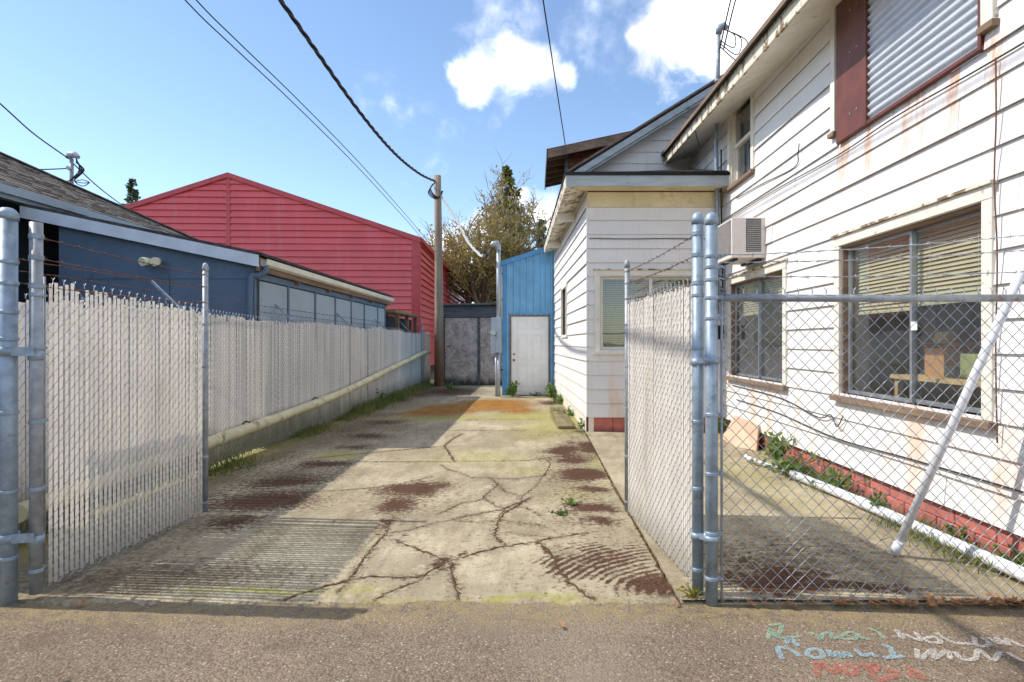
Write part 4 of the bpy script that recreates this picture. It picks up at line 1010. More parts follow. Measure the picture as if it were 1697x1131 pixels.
for x in (-.74,-.55,-.37,-.19,0,.18,.32,.46):
    b_ = dz1+.03 if dx0-.05 < x < dx1+.05 else .0
    MB().poly([(x-.025,SY-.001,b_),(x-.014,SY-.04,b_),(x+.014,SY-.04,b_),(x+.025,SY-.001,b_)], (0,0,st(x)-b_-.02)).build('rib', mt['bluemetal'], bwl)
    for z in (3.1, 2.5):
        MB().tube([(x+.07,SY-.008,z),(x+.07,SY-.0005,z)], .012, 6).build('screw', mt['galv'], bwl)
MB().poly([(sx0-.05,SY-.05,st(sx0)-.08),(sx1,SY-.05,st(sx1)-.08),(sx1,SY-.05,st(sx1)+.05),(sx0-.05,SY-.05,st(sx0)+.04)], (0,.035,0)).build('roof_trim', mt['bluetrim'], bs)
MB().poly([(sx0-.06,SY-.02,st(sx0)),(sx1,SY-.02,st(sx1)),(sx1,19.6,st(sx1)),(sx0-.06,19.6,st(sx0))], (0,0,.03)).build('roof', mt['bluemetal'], bs)
MB().box(sx0-.012,sx0+.10,SY-.014,SY-.002,0,st(sx0)-.05).box(sx0-.014,sx0-.002,SY-.012,SY+.1,0,st(sx0)-.05).build('corner_trim', mt['bluetrim'], bs)
MB().box(dx0-.10,dx0-.045,SY-.03,SY-.002,0,dz1+.09).box(dx1+.045,dx1+.10,SY-.03,SY-.002,0,dz1+.09).box(dx0-.045,dx1+.045,SY-.03,SY-.002,dz1+.045,dz1+.09).build('door_trim', mt['bluetrim'], bs)
MB().box(dx0-.043,dx0,SY-.02,SY+.08,0,dz1+.043).box(dx1,dx1+.043,SY-.02,SY+.08,0,dz1+.043).box(dx0,dx1,SY-.02,SY+.08,dz1+.002,dz1+.043).build('door_jamb', mt['rawwood'], bs)
dr = MB().box(dx0+.006,dx1-.006,SY+.02,SY+.06,.03,dz1-.004).build('door', mt['door'], bs)
w_ = dx1-dx0
for (fx0, fx1) in ((.17,.44),(.56,.83)):
    for (fz0, fz1) in ((.12,.40),(.455,.78),(.84,.95)):
        xa, xb, za, zb = dx0+w_*fx0, dx0+w_*fx1, dz1*fz0, dz1*fz1
        m2 = MB()
        for (p, q, r_, s2) in ((xa,xb,za,za+.02),(xa,xb,zb-.02,zb),(xa,xa+.02,za+.02,zb-.02),(xb-.02,xb,za+.02,zb-.02)): m2.box(p,q,SY+.008,SY+.0195,r_,s2)
        m2.box(xa+.05,xb-.05,SY+.012,SY+.0198,za+.05,zb-.05)
        m2.build('raised_panel', mt['door'], dr, .004, 1)
MB().ico((dx0+.08,SY-.02,.97), .03, 2).tube([(dx0+.08,SY-.01,.97),(dx0+.08,SY+.02,.97)], .02, 10).build('handle', mt['iron'], dr)
MB().tube([(dx0+.08,SY+.004,1.13),(dx0+.08,SY+.02,1.13)], .028, 12).build('lock', mt['brass'], dr)
MB().box(dx0,dx1,SY-.06,SY+.08,-.02,.028).build('threshold', mt['oldwood'], bs)
struct(MB().box(-.9,.56,SY-.55,SY-.01,-.1,.012).build('door_step', mt['concrete']))

mm = thing('meter_mast', 'grey electric meter boxes under a conduit with curved weatherhead', 'meter', (-.98, 16.3, 0))
MB().tube([(-.975,16.3,2.1),(-.975,16.3,3.95)], .055, 12).build('riser', mt['conduit'], mm)
MB().tube([(-.975,16.3,3.93),(-.98,16.3,4.05),(-1.03,16.28,4.12),(-1.12,16.26,4.11),(-1.18,16.25,4.06)], [.062,.075,.085,.075,.04], 12).build('weatherhead', mt['conduit'], mm)
MB().tube([(-.90,16.33,2.1),(-.90,16.33,3.5)], .035, 10).build('riser', mt['conduit'], mm)
MB().box(-1.16,-.90,16.18,16.38,1.62,2.12).build('meter_box', mt['plastic'], mm, .01)
MB().box(-1.02,-.89,16.10,16.178,1.18,1.82).build('breaker_box', mt['plastic'], mm, .01)
MB().box(-1.17,-1.03,16.15,16.36,1.16,1.60).build('meter_box', mt['plastic'], mm, .01)
MB().tube([(-1.10,16.15,1.72),(-1.10,16.05,1.72)], .075, 16).build('meter', mt['conduit'], mm)
MB().tube([(-.97,16.25,-.05),(-.97,16.25,1.2)], .045, 12).build('riser', mt['conduit'], mm)
MB().tube([(-1.04,16.25,-.05),(-1.04,16.25,1.2)], .028, 10).build('riser', mt['conduit'], mm)
for z in (2.6, 3.3, .7): MB().box(-1.04,-.86,16.30,16.40,z,z+.03).build('clamp', mt['iron'], mm)
for k in range(5): MB().tube(spline([(-1.15,16.25,4.06),(-1.2-.02*k,16.22,3.9-.03*k),(-1.3,16.3,3.85+.03*k),(-1.4,16.4,3.88)], 5), .014, 5).build('drip_loop', mt['cable'], mm)

wsd = thing('board_shed', 'grey weathered plywood shed closing the end of the drive', 'shed', (-2, 21, 0))
BYY = 20.3; bx0, bx1 = -3.12, -.9
MB().box(bx0,bx1,BYY+.06,BYY+.12,0,2.72).box(bx0,bx0+.06,BYY+.12,23,0,2.7).box(bx1-.06,bx1,BYY+.12,23,0,2.7).build('wall', mt['oldwood'], wsd)
for a, b in ((bx0+.1,-1.93),(-1.83,bx1)):
    dd = MB().box(a,b,BYY+.02,BYY+.058,.04,2.28).build('door', mt['ply'], wsd)
MB().box(-1.925,-1.835,BYY+.0,BYY+.058,.03,2.29).build('batten', mt['oldwood'], wsd); MB().box(bx0,bx0+.095,BYY+.0,BYY+.058,.03,2.29).build('batten', mt['oldwood'], wsd)
MB().box(bx0-.05,bx1,BYY-.02,BYY+.055,2.30,2.50).build('lintel', mt['oldwood'], wsd); MB().box(bx0-.05,bx1,BYY-.01,BYY+.055,2.505,2.66).build('lintel', mt['oldwood'], wsd)
MB().poly([(bx0-.12,BYY-.15,2.67),(bx1+.1,BYY-.15,2.74),(bx1+.1,23.2,2.95),(bx0-.12,23.2,2.88)], (0,0,.05)).build('roof', mt['oldwood'], wsd)
MB().tube([(bx0+.16,BYY-.02,1.32),(bx0+.3,BYY-.02,1.34)], .015, 8).build('latch', mt['iron'], wsd)

# utility pole
up = thing('utility_pole', 'weathered wooden utility pole at the end of the slatted fence', 'pole', (-3.19, 20.0, 0))
MB().tube([(-3.16,20,-.2),(-3.17,20,2.5),(-3.19,20,5),(-3.22,20,6.98)], [.165,.145,.125,.115], 16).build('shaft', mt['wood_pole'], up)
MB().box(-3.31,-3.13,19.87,19.89,6.5,6.56).build('clamp', mt['galv'], up)
for k in range(5): MB().tube(spline([(-3.25,19.87,6.75),(-3.42-.02*k,19.83,6.55-.04*k),(-3.3,19.84,6.3-.03*k),(-3.12,19.85,6.25),(-3.02-.01*k,19.9,6.45)], 5), .014, 5).build('cable_loop', mt['cable'], up)
for z in (1.9,2.05,2.3,2.6): MB().tube([(-3.2+.08*math.sin(z*9),19.83,z),(-3.2+.08*math.sin(z*9),19.86,z)], .015, 6).build('nail', mt['galv'], up)

# overhead cables
def cable(label, pts, r, m_='cable', twist=0):
    sp = spline(pts, 14); mb = MB()
    if not twist: mb.tube(sp, r, 6)
    else:
        d = 0; fine = []
        for a, b in zip(sp[:-1], sp[1:]):
            nn = max(1, int((b-a).length/.06))
            for k in range(nn): fine.append(a.lerp(b, k/nn))
        for s_i in range(twist):
            ph = s_i*2*math.pi/twist
            mb.tube([p+Vector((math.cos(i*.42+ph), 0, math.sin(i*.42+ph)))*r*1.15 for i, p in enumerate(fine)], r, 5)
    return tag(mb.build('overhead_cable', mt[m_]), label, 'cable', 'overhead cables')
def xz(px, py, Y): return P(px, py, Y)
cable('thick twisted black cable sagging to the wooden utility pole', [(-4.5,-6,8.0),(-4.05,3,7.05),(-3.8,9.0,6.57),(-3.68,12.5,6.30),(-3.59,15.4,6.30),(-3.45,18,6.5),(-3.27,19.88,6.76)], .019, 'cable', 3)
for off, lb in ((0, 'upper of two thin parallel wires crossing over the red building'), (.16, 'lower of two thin parallel wires crossing over the red building')):
    q = []
    for px, py in ((200,-150),(325,0),(400,75),(500,172),(600,275),(680,365),(722,415),(765,458)):
        Yq = 6.7/((886-px)/1000); v = P(px, py, Yq); v.x -= off; v.z -= off*.4; q.append(v)
    cable(lb, q, .014)
cable('thin single wire dropping to the brown rear roof', [(-1.35,-3.2,8.1),P(900,0,9),P(918.5,122,11.2),(.72,13.93,5.93)], .011)
cable('pale service cable bundle swooping from pole to meter mast', [(-3.1,19.9,6.3),P(757,365,19.2),P(775,400,18.2),P(797,424,16.9),(-1.38,16.4,3.88)], .02, 'cablegrey', 3)
cable('wire slanting from the upper left edge to the rooftop mast', [P(-260,-60,6.5),P(0,172,9.6),P(56,222,10.6),P(112,262,11.55)], .012)
cable('wire slanting down from the rooftop mast behind the garage roof', [P(122,272,11.6),P(165,312,13.5),P(215,350,17),P(260,385,22)], .012)
for k, a in enumerate((0, 1)):
    cable(('left','right')[k]+' of two wires leaving the conduit mast upward', [(mx+.03+.06*k,my-.03,6.1),(mx+.08+.1*k,my-1.2,7.2),(mx+.3+.3*k,my-5,10.2)], .012)

# ------------------------------------------------------------------ blue garage on the left
bg_ = thing('blue_garage', 'dark blue garage with shingled roof and low lean-to behind the fence', 'garage', (-7, 11, 0))
GY = 8.6; gxr = -4.0
ft = lambda x: 2.62+(-3.86-x)*(3.31-2.62)/(7.2-3.86)
lx0 = -6.78
w = MB().poly([(lx0,GY,0),(gxr,GY,0),(gxr,GY,ft(gxr)-.1),(lx0,GY,ft(lx0)-.1)], (0,.08,0)).build('wall', mt['navy'], bg_)
for a, b in ((-6.3,-5.2),(-5.19,-4.06)):   # trim lines
    MB().box(a,b-.01,GY-.012,GY-.001,2.36,2.42).build('trim_board', mt['navy'], w)
MB().box(lx0,-6.31,GY-.012,GY-.001,2.36,2.42).build('trim_board', mt['navy'], w)
MB().box(-4.09,-3.985,GY-.014,GY-.001,0,ft(-4)-.11).build('corner_board', mt['navy'], w)
MB().box(-5.202,-5.192,GY-.006,GY-.001,0,2.36).build('panel_joint', mt['darkwall'], w)
sdw = MB().box(gxr-.08,gxr,GY+.08,16.1,0,2.55).build('wall', mt['darkwall'], bg_)
ybt = [8.72,9.75,10.95,12.05,13.1,14.1,15.3,16.05]
for a, b in zip(ybt[:-1], ybt[1:]):
    MB().box(gxr+.002,gxr+.014,a+.03,b-.03,.9,2.34).build('wall_panel', mt['bluegrey'], sdw)
    MB().box(gxr+.001,gxr+.03,b-.03,b+.03,.6,2.36).build('batten', mt['navy'], sdw)
MB().box(gxr+.001,gxr+.028,8.68,16.1,2.362,2.45).build('rail', mt['navy'], sdw)
# lean-to roof, fascia, gutter, downspout
lr = MB().poly([(-7.4,GY-.12,ft(-7.4)+.06),(-3.84,GY-.12,ft(-3.84)+.06),(-3.84,16.4,ft(-3.84)+.06),(-7.4,16.4,ft(-7.4)+.06)], (0,0,.04)).build('lean_to_roof', mt['shingledark'], bg_)
MB().poly([(-7.22,GY-.14,ft(-7.22)-.11),(-3.88,GY-.14,ft(-3.88)-.11),(-3.88,GY-.14,ft(-3.88)+.055),(-7.22,GY-.14,ft(-7.22)+.055)], (0,.03,0)).build('fascia', mt['fasciablue'], lr)
MB().poly([(-7.2,GY-.108,ft(-7.2)-.06),(-3.9,GY-.108,ft(-3.9)-.06),(-3.9,GY,ft(-3.9)-.06),(-7.2,GY,ft(-7.2)-.06)], (0,0,.02)).build('soffit', mt['navy'], lr)
MB().box(-3.93,-3.90,GY-.1,16.4,2.46,2.66).build('fascia', mt['rawwood'], lr)
gpf = [(-3.90,2.64),(-3.90,2.55),(-3.865,2.535),(-3.81,2.56),(-3.80,2.64),(-3.806,2.64),(-3.816,2.565),(-3.865,2.543),(-3.893,2.557),(-3.893,2.64)]
MB().poly([(x, GY-.02, z) for x, z in gpf], (0,7.75,0)).build('gutter', mt['gutter'], lr)
MB().tube(spline([(-3.86,GY+.05,2.55),(-3.86,GY+.03,2.46),(-3.95,GY-.02,2.40),(-4.03,GY-.05,2.3),(-4.03,GY-.05,1.2),(-4.03,GY-.05,.1)], 6), .042, 12).build('downspout', mt['navy'], lr)
for y in (10,11.5,13,14.5,16): MB().box(-3.995,-3.905,y,y+.05,2.4,2.5).build('rafter_tail', mt['rawwood'], lr)
# main roof (hip) and walls
ex, ezz, ey = -7.2, 3.55, 13.1
hs = .52; rr = 5.0
c1 = Vector((ex,-6,ezz)); c2 = Vector((ex,ey,ezz)); top2 = Vector((ex-rr,ey-rr,ezz+hs*rr)); top1 = Vector((ex-rr,-6,ezz+hs*rr))
c3 = Vector((ex-2*rr,ey,ezz)); c4 = Vector((ex-2*rr,-6,ezz))
mr_ = MB().poly([c1,c2,top2,top1], (0,0,.03)).poly([c2,c3,top2], (0,0,.03)).poly([c3,c4,top1,top2], (0,0,.03)).build('main_roof', mt['darkwall'], bg_)
# courses of shingles
cs_ = MB(); rowsN = 44; nrm = Vector((hs,0,1)).normalized()
for r_ in range(rowsN):
    t0, t1 = rr*r_/rowsN, rr*(r_+1.25)/rowsN
    y = 3.0-random.uniform(0,.3)
    while y < ey-t0:
        w_ = random.choice((.18,.24,.3,.34)); y2 = min(y+w_-.006, ey-t0); hh = .034+random.choice((.012,.018,.026))
        a = Vector((ex-t0,y,ezz+hs*t0)); b = Vector((ex-t0,y2,ezz+hs*t0)); c = Vector((ex-t1,min(y2,ey-t1),ezz+hs*t1)); d = Vector((ex-t1,min(y,ey-t1),ezz+hs*t1))
        up_ = nrm*hh; o = len(cs_.v)
        cs_.add([a+up_,b+up_,c+nrm*.036,d+nrm*.036,a,b], [(0,1,2,3),(4,5,1,0),(0,3,4),(1,5,2)]); y += w_
stuff(cs_.build('shingle_courses', mt['shingle'], bg_))
MB().beam(c2+Vector((0,0,.06)), top2+Vector((0,0,.06)), .2, .02).build('hip_cap', mt['shingle'], bg_)
MB().box(ex-.02,ex+.02,-6,ey,ezz-.14,ezz+.03).build('fascia', mt['bluegrey'], bg_)
MB().box(ex+.021,ex+.10,-6,9.6,ezz-.09,ezz+.02).build('gutter', mt['bluegrey'], bg_)
MB().box(ex-.5,ex-.02,-6,ey,ezz-.16,ezz-.141).build('soffit', mt['darkwall'], bg_)
mw = MB().box(ex-.6,ex-.5,-6,ey-.5,0,ezz-.16).box(ex-2*rr+.5,ex-.6,ey-.6,ey-.5,0,ezz-.16).build('wall', mt['darkwall'], bg_)
z = .3
while z < 3.3:
    MB().box(ex-.5,ex-.482,-5,ey-.5,z,z+.235).build('siding_plank', mt['darkwall'], mw); z += .25
# floodlight
fl = thing('floodlight', 'cream twin security floodlight on the navy garage wall', 'floodlight', P(262,435,GY))
c_ = P(262,434,GY); 
MB().tube([(c_.x,GY-.002,c_.z),(c_.x,GY-.05,c_.z)], .055, 16).build('base', mt['lamp'], fl)
for sx in (-1, 1):
    h0 = Vector((c_.x+sx*.05, GY-.07, c_.z)); h1 = Vector((c_.x+sx*.09, GY-.22, c_.z-.03))
    MB().tube([(c_.x,GY-.05,c_.z), h0, h0.lerp(h1,.3), h1], [.02,.035,.05,.062], 14).build('lamp_head', mt['lamp'], fl)
# rooftop mast
rm = thing('rooftop_mast', 'short steel cable mast with insulators on the garage roof', 'mast', (-8.9,11.6,4.3))
MB().tube([(-8.9,11.6,4.2),(-8.9,11.6,4.98)], .035, 10).build('pipe', mt['galvrust'], rm)
MB().tube([(-8.97,11.6,4.98),(-8.93,11.6,5.06),(-8.82,11.58,5.05),(-8.75,11.57,5.0)], [.05,.07,.065,.04], 10).build('weatherhead', mt['conduit'], rm)
for k in range(6):
    s2 = 1 if k % 2 else -1; MB().tube(spline([(-8.8,11.58,5.0-.02*k),(-8.72+.02*k,11.55,4.75),(-8.86+s2*.05,11.55,4.55),(-8.86+s2*.25,11.5,4.40+.03*k),(-8.86+s2*.38,11.5,4.5)], 5), .009, 5).build('cable_loop', mt['cable'], rm)
MB().tube([(-8.9,11.55,4.78),(-8.9,11.5,4.78)], .04, 8).build('insulator', mt['conduit'], rm)
MB().tube(spline([(-8.9,11.6,4.8),(-9.3,11.4,4.72),(-9.9,11.1,4.62)], 5), .012, 5).build('guy_cable', mt['cable'], rm)
# low shed behind the lean-to
ls = thing('low_shed', 'low mossy-roofed open shed between garage and red building', 'shed', (-4.6,18.4,0))
MB().poly([(-5.6,16.7,2.42),(-3.85,16.7,2.28),(-3.85,20.4,2.28),(-5.6,20.4,2.42)], (0,0,.07)).build('roof', mt['pad'], ls)
MB().box(-5.5,-4.15,17.0,17.06,0,2.25).box(-4.2,-4.14,17.06,20.3,0,2.2).build('wall', mt['darkwall'], ls)
for y in (17.3,18.6,19.9): MB().box(-4.0,-3.9,y,y+.1,0,2.28).build('post', mt['rawwood'], ls)

# ------------------------------------------------------------------ red metal building
rb = thing('red_metal_building', 'large red metal-sided gabled building behind the garage', 'building', (-10, 35, 0))
C0 = Vector((-4.825, 25.0, 0)); C1 = Vector((-5.8, 54.8, 0)); sdv = (C1-C0).normalized(); fdv = Vector((-sdv.y, sdv.x, 0)); fdv = fdv if fdv.x < 0 else -fdv
fnv = -sdv; snv = Vector((sdv.y, -sdv.x, 0)); snv = snv if snv.x > 0 else -snv
half = 7.72; eave = 5.72; ridge = 8.30; sl_ = (ridge-eave)/half
wf = planked(rb, C0, fdv, fnv, 2*half, .4, ridge+.1, .27, [], halves=[(-sl_, 1, eave), (sl_, 1, eave+sl_*2*half)], mat_=mt['red'], name='siding_panel', joint=99, tb=.075, tt=.01, backmat=mt['redtrim'])
wsid = planked(rb, C0, sdv, snv, (C1-C0).length, .4, eave, .27, [], mat_=mt['red'], name='siding_panel', joint=9.9, tb=.075, tt=.01, backmat=mt['redtrim'])
def FW(u, n_, z): return C0+fdv*u+fnv*n_+Vector((0,0,z))
def SWq(u, n_, z): return C0+sdv*u+snv*n_+Vector((0,0,z))
MB().obox(FW(half,.05,(eave+ridge)/2-1.2), fdv*.07, fnv*.02, (0,0,2.4)).build('joint_trim', mt['redtrim'], rb)
MB().obox(FW(.1,.06,eave/2), fdv*.16, fnv*.015, (0,0,eave/2-.01)).build('corner_trim', mt['redtrim'], rb)
MB().obox(SWq(.1,.065,eave/2), sdv*.16, snv*.015, (0,0,eave/2-.01)).build('corner_trim', mt['redtrim'], rb)
for u in (9.9, 19.8): MB().obox(SWq(u,.055,eave/2), sdv*.06, snv*.015, (0,0,eave/2-.02)).build('joint_trim', mt['redtrim'], rb)
for s0, s1 in ((0, half), (2*half, half)):
    MB().poly([FW(s0+(-.12 if s0 == 0 else .12),.12,eave-.14), FW(s1,.12,ridge-.10), FW(s1,.12,ridge+.10), FW(s0+(-.12 if s0 == 0 else .12),.12,eave+.06)], -fnv*.05).build('rake_trim', mt['redtrim'], rb)
    e_ = (-.15 if s0 == 0 else .15); L2 = (C1-C0).length
    a = FW(s0+e_,.1,eave+.02); b = FW(s1,.1,ridge+.06); MB().poly([a, b, b+sdv*(L2+.2), a+sdv*(L2+.2)], (0,0,.04)).build('roof', mt['redtrim'], rb)
MB().obox(SWq((C1-C0).length/2,.13,eave-.03), sdv*((C1-C0).length/2), snv*.07, (0,0,.08)).build('eave_gutter', mt['redtrim'], rb)
# distant red roof peeking over the plywood shed
rr2 = thing('far_red_roof_building', 'small far red roof peeking between trees and plywood shed', 'building', (-3.5, 46, 0))
MB().box(-6.5,-.5,46,52,0,4.0).build('wall', mt['redtrim'], rr2)
MB().poly([(-6.8,45.7,3.3),(-.2,45.7,5.3),(-.2,52.3,5.3),(-6.8,52.3,3.3)], (0,0,.12)).build('roof', mt['red'], rr2)

# ------------------------------------------------------------------ trees
def leafquad(mb, p, size, droop=0):
    d = Vector([random.gauss(0,1) for _ in range(3)]).normalized(); e = d.orthogonal().normalized(); f_ = d.cross(e)
    a = random.uniform(0, 6.3); e2 = e*math.cos(a)+f_*math.sin(a); f2 = d.cross(e2)
    mb.v.extend([tuple(p-e2*size*.5), tuple(p+f2*size*.28), tuple(p+e2*size*.5), tuple(p-f2*size*.28)])
    o = len(mb.v)-4; mb.f.append((o,o+1,o+2,o+3)); mb.sm.append(False)
def conifer(name, label, base, H, spread, m_, levels, dens, seed, leaf=.3, bare=.12, group='trees behind the buildings'):
    random.seed(seed); t = thing(name, label, 'tree', base, group); bx, by, bz = base
    MB().tube([(bx,by,bz+H*k/6) for k in range(7)], [H*.016*(1-k/6.3) for k in range(7)], 8).build('trunk', mt['bark'], t)
    br_ = MB(); lf_ = MB()
    for i in range(levels):
        f_ = bare+(1-bare)*(i/levels)**.9; z = bz+H*f_; rad = spread*(1-f_)**.9*random.uniform(.5,1.15)+.1
        for k in range(random.randint(3,6) if f_ < .8 else 3):
            a = random.uniform(0,6.283); n_ = max(3, int(rad/.45)); r1 = rad*random.uniform(.6,1.1); pts = []
            for j in range(n_+1):
                q = j/n_; pts.append(Vector((bx+math.cos(a)*r1*q, by+math.sin(a)*r1*q, z-r1*.34*q+r1*.20*q*q+.02)))
            br_.tube(pts, [.05*(1-.8*j/n_)*(H/15) for j in range(n_+1)], 4, False)
            for j in range(1, n_+1):
                for _ in range(dens*2):
                    p = pts[j-1].lerp(pts[j], random.random()); sd_ = Vector((-math.sin(a), math.cos(a), 0))
                    w_ = (1-j/(n_+2.5))*r1*.5+.2
                    leafquad(lf_, p+sd_*random.uniform(-w_, w_)+Vector((0,0,random.uniform(-.28,.05))), leaf*random.uniform(.6,1.2))
    br_.build('branches', mt['bark'], t); lf_.build('crown', m_, t); return t
def broadleaf(name, label, base, H, seed, m_, group='trees behind the buildings'):
    random.seed(seed); t = thing(name, label, 'tree', base, group); wood = MB(); tw = MB(); lf_ = MB()
    def grow(p, d, ln, r, lev):
        pts = [p]; n_ = 4; q = p.copy(); dd = d.copy()
        for k in range(n_):
            dd = (dd+Vector((random.gauss(0,.13), random.gauss(0,.13), random.gauss(.05,.08)))).normalized(); q = q+dd*ln/n_; pts.append(q.copy())
        (wood if lev < 3 else tw).tube(pts, [r*(1-.5*k/n_) for k in range(n_+1)], 5 if lev < 3 else 3, False)
        if lev >= 5 or r < .009:
            return
        nb = (5, 5, 5, 4, 3)[lev]
        for k in range(nb):
            s = random.uniform(.3, 1) if lev else random.uniform(.3, 1); i = min(n_-1, int(s*n_)); b0 = pts[i].lerp(pts[i+1], s*n_-i)
            ax = Vector((random.gauss(0,1), random.gauss(0,1), random.gauss(0,.4))).normalized()
            nd = (dd*.75+ax*.75+Vector((0,0,.18))).normalized(); grow(b0, nd, ln*random.uniform(.5,.72), r*.55, lev+1)
        if lev >= 3:
            low = max(0, 1-(pts[-1].z-base[2])/(H*.98))
            for _ in range(int(3+13*low*random.random())): leafquad(lf_, random.choice(pts)+Vector([random.gauss(0,.2) for _ in range(3)]), random.uniform(.12,.26))
    b = Vector(base)
    trunk = [b, b+Vector((.1,0,H*.18)), b+Vector((-.1,.1,H*.42))]
    MB().tube(trunk, [.3,.24,.18], 9).build('trunk', mt['bark'], t)
    for k in range(9):
        a = k*.7+random.random(); z = H*(.12+.3*k/9); grow(b+Vector((0,0,z)), Vector((math.cos(a)*.62, math.sin(a)*.62, .8)).normalized(), H*.36*random.uniform(.8,1.1), .13, 1)
    grow(trunk[-1], Vector((0,0,1)), H*.36, .16, 1)
    wood.build('limbs', mt['bark'], t); tw.build('twigs', mt['twig'], t); lf_.build('crown', m_, t); return t
conifer('fir_tree', 'tall olive-green fir rising behind the blue shed', (-1.95, 42, 0), 13.9, 8.0, mt['fir'], 44, 5, 11, .32)
conifer('fir_tree', 'slimmer dark fir half hidden beside the brown roof', (.55, 45, 0), 10.8, 5.0, mt['firdark'], 32, 5, 12, .3)
broadleaf('budding_tree', 'bare-twigged budding tree with olive leaves beside the utility pole', (-3.0, 36, 0), 11.0, 5, mt['olive'])
conifer('fir_tree', 'low dense evergreen at the foot of the budding tree', (-3.6, 44, 0), 8.2, 3.6, mt['fir'], 26, 8, 14, .34, .02)
conifer('fir_tree', 'bushy evergreen between the mast and the tall fir', (-.6, 48, 0), 8.6, 3.4, mt['fir'], 24, 7, 15, .34, .02)
conifer('fir_tree', 'tiny distant fir above the garage roof ridge', (-46, 69, 0), 20.4, 8.0, mt['firdark'], 46, 4, 16, .42)
random.seed(99)

# ------------------------------------------------------------------ weeds, grass, leaves
def weed(label, base, n_, h, spread, leaf, m_='weed', group='weeds at the foot of walls'):
    t = MB(); st_ = MB(); b = Vector(base); r = thing('weed', label, 'weed', base, group)
    for k in range(n_):
        a = random.uniform(0,6.28); tip = b+Vector((math.cos(a)*spread*random.random(), math.sin(a)*spread*random.random(), h*random.uniform(.4,1)))
        st_.tube([b, b.lerp(tip,.5)+Vector((0,0,h*.1)), tip], .003, 3, False)
        for j in range(4):
            p = b.lerp(tip, random.uniform(.3,1.05)); leafquad(t, p+Vector([random.gauss(0,leaf*.3) for _ in range(3)]), leaf*random.uniform(.6,1.2))
    st_.build('stems', mt[m_], r); t.build('leaves', mt[m_], r)
weed('leafy green weed at the left foot of the white door', (-.58,16.1,.0), 26, .42, .3, .12)
weed('small weed sprig at the middle of the door sill', (.02,16.15,.0), 8, .16, .25, .08)
weed('bushy weed where the door meets the white wall', (.42,15.9,.0), 26, .34, .28, .12)
weed('trailing weed along the side wall beyond the plank', (.60,14.3,.0), 26, .26, .4, .1)
weed('low weed between plank and wing wall', (.72,11.9,.0), 20, .18, .4, .08)
weed('little weed at the corner of the wing foundation', (.80,10.2,.0), 12, .16, .18, .06)
weed('green tuft beside the house foundation under the far window', (2.85,7.1,.03), 34, .38, .3, .09)
weed('sprawling greenery over the cracked end of the white pipe', (2.72,6.4,.03), 40, .26, .42, .07)
weed('weed clump behind the white pipe below the window', (2.86,5.7,.03), 34, .24, .34, .06)
weed('weed spilling over the middle of the white pipe', (2.84,5.0,.03), 20, .18, .16, .05)
weed('weed by the red blocks near the leaning pole', (2.95,4.2,.03), 14, .16, .14, .05)
weed('small weed by the red blocks at the right edge', (2.97,3.75,.03), 16, .16, .14, .05)
weed('yellowing sprig at the foot of the right gate post', (.90,3.40,.0), 12, .09, .1, .035, 'olive')
weed('weed tuft in the moss beside the right gate leaf', (.33,5.4,.0), 8, .05, .12, .04)
weed('weed tuft growing on a crack in the drive', (.22,5.05,.0), 8, .05, .1, .04)
weed('green weed by the wing corner behind the gate leaf', (2.9,9.4,.03), 16, .3, .2, .08)
weed('tall stalk sprouting through the slatted fence base', (FX+.12,14.0,.0), 8, .5, .15, .1)
weed('grassy weed before the plywood shed', (-2.6,18.6,.0), 20, .2, .35, .09)
gm = MB()
def blade(p, h, w, lean):
    a = random.uniform(0,6.28); s = Vector((math.cos(a),math.sin(a),0))*w; l_ = Vector((random.gauss(0,lean),random.gauss(0,lean),0))
    o = len(gm.v); gm.v.extend([tuple(p-s),tuple(p+s),tuple(p+l_*.5+Vector((0,0,h*.6))+s*.6),tuple(p+l_+Vector((0,0,h)))]); gm.f.append((o,o+1,o+2,o+3)); gm.sm.append(False)
for _ in range(9000):
    y = random.uniform(6.5,20.5); dens = max(0, math.sin(y*2.1)*.5+.4+(.5 if y > 11 else -.25))
    if random.random() > dens: continue
    x = FX+.04+abs(random.gauss(0,.16)); blade(Vector((x,y,0)), random.uniform(.04,.2)*(1.2 if y > 12 else .7), .005, .05)
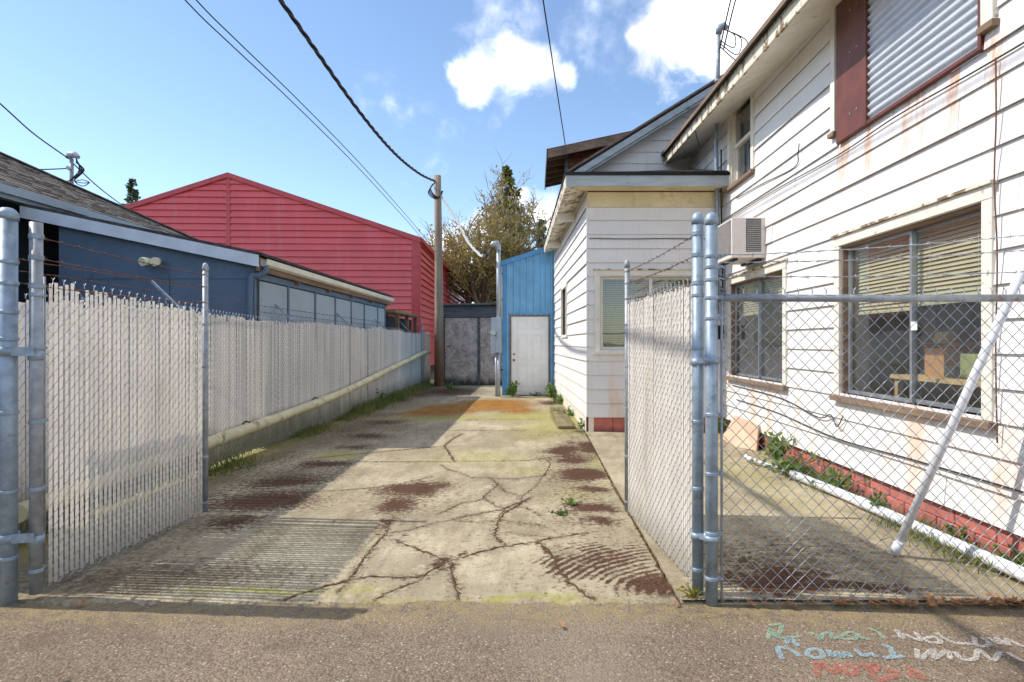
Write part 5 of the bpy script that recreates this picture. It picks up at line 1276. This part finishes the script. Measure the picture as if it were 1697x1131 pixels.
for _ in range(4500):
    y = random.uniform(3.6,7.4); x = 2.95-abs(random.gauss(0,.12)); 
    if math.sin(y*3.3)+random.random() < .3: continue
    blade(Vector((x,y,.03)), random.uniform(.03,.12), .004, .04)
stuff(gm.build('grass', mt['grass'])); o = col.objects['grass']; o['label'] = 'thin green grass along the fence foot and foundation'; o['category'] = 'grass'
# fallen leaves
lm = []
for v in range(3):
    mb = MB(); n_ = 8; vs = [(0,0,.004)]
    for k in range(n_):
        a = 2*math.pi*k/n_; r_ = 1*(1 if k % 2 else .7)*random.uniform(.8,1.1); vs.append((math.cos(a)*r_, math.sin(a)*r_*.6, random.uniform(0,.3)))
    mb.add(vs, [(0,1+k,1+(k+1)%n_) for k in range(n_)]); me = mb.mesh('fallen_leaf'); me.materials.append(mt['leafdry']); lm.append(me)
def fleaf(x, y, z, s, kind):
    lb, gp2 = kind
    o = bpy.data.objects.new('fallen_leaf', random.choice(lm)); col.objects.link(o); o.location = (x,y,z+.012); o.scale = (s,s,s); o.rotation_euler = (random.uniform(-.3,.3),random.uniform(-.3,.3),random.uniform(0,6.3))
    tag(o, lb, 'leaf', gp2)
k1 = ('dry orange leaf among those banked at the bare fence foot', 'leaves banked under the bare fence')
k2 = ('dry brown leaf among those gathered along the slatted fence foot', 'leaves along the slatted fence')
k3 = ['dry leaf on the pavement below the left gate post', 'orange leaf on the drive right of the striped shadow', 'dry leaf at the tip of the striped gate shadow', 'pale leaf on the asphalt at the lower left edge', 'dry leaf on open asphalt in the middle foreground', 'dry leaf beside the foot of the right gate post', 'dry leaf on the sunlit concrete behind the moss patch', 'dry leaf in the striped shadow of the left gate']
for _ in range(150):
    t = random.random()**.5; fleaf(1.1+t*1.95, 3.325+random.gauss(0,.02), .0+.03*random.random()*t, random.uniform(.018,.042), k1)
for _ in range(60): y = 6.2+random.random()**1.6*6; fleaf(FX+.12+abs(random.gauss(0,.14)), y, 0, random.uniform(.02,.04), k2)
for lb3, (px, py) in zip(k3, ((135,1004),(670,888),(625,886),(100,1128),(930,1040),(1120,1004),(660,762),(505,905))):
    g_ = G(px,py); fleaf(g_.x, g_.y, 0, random.uniform(.022,.034), (lb3, 'leaves on open pavement'))
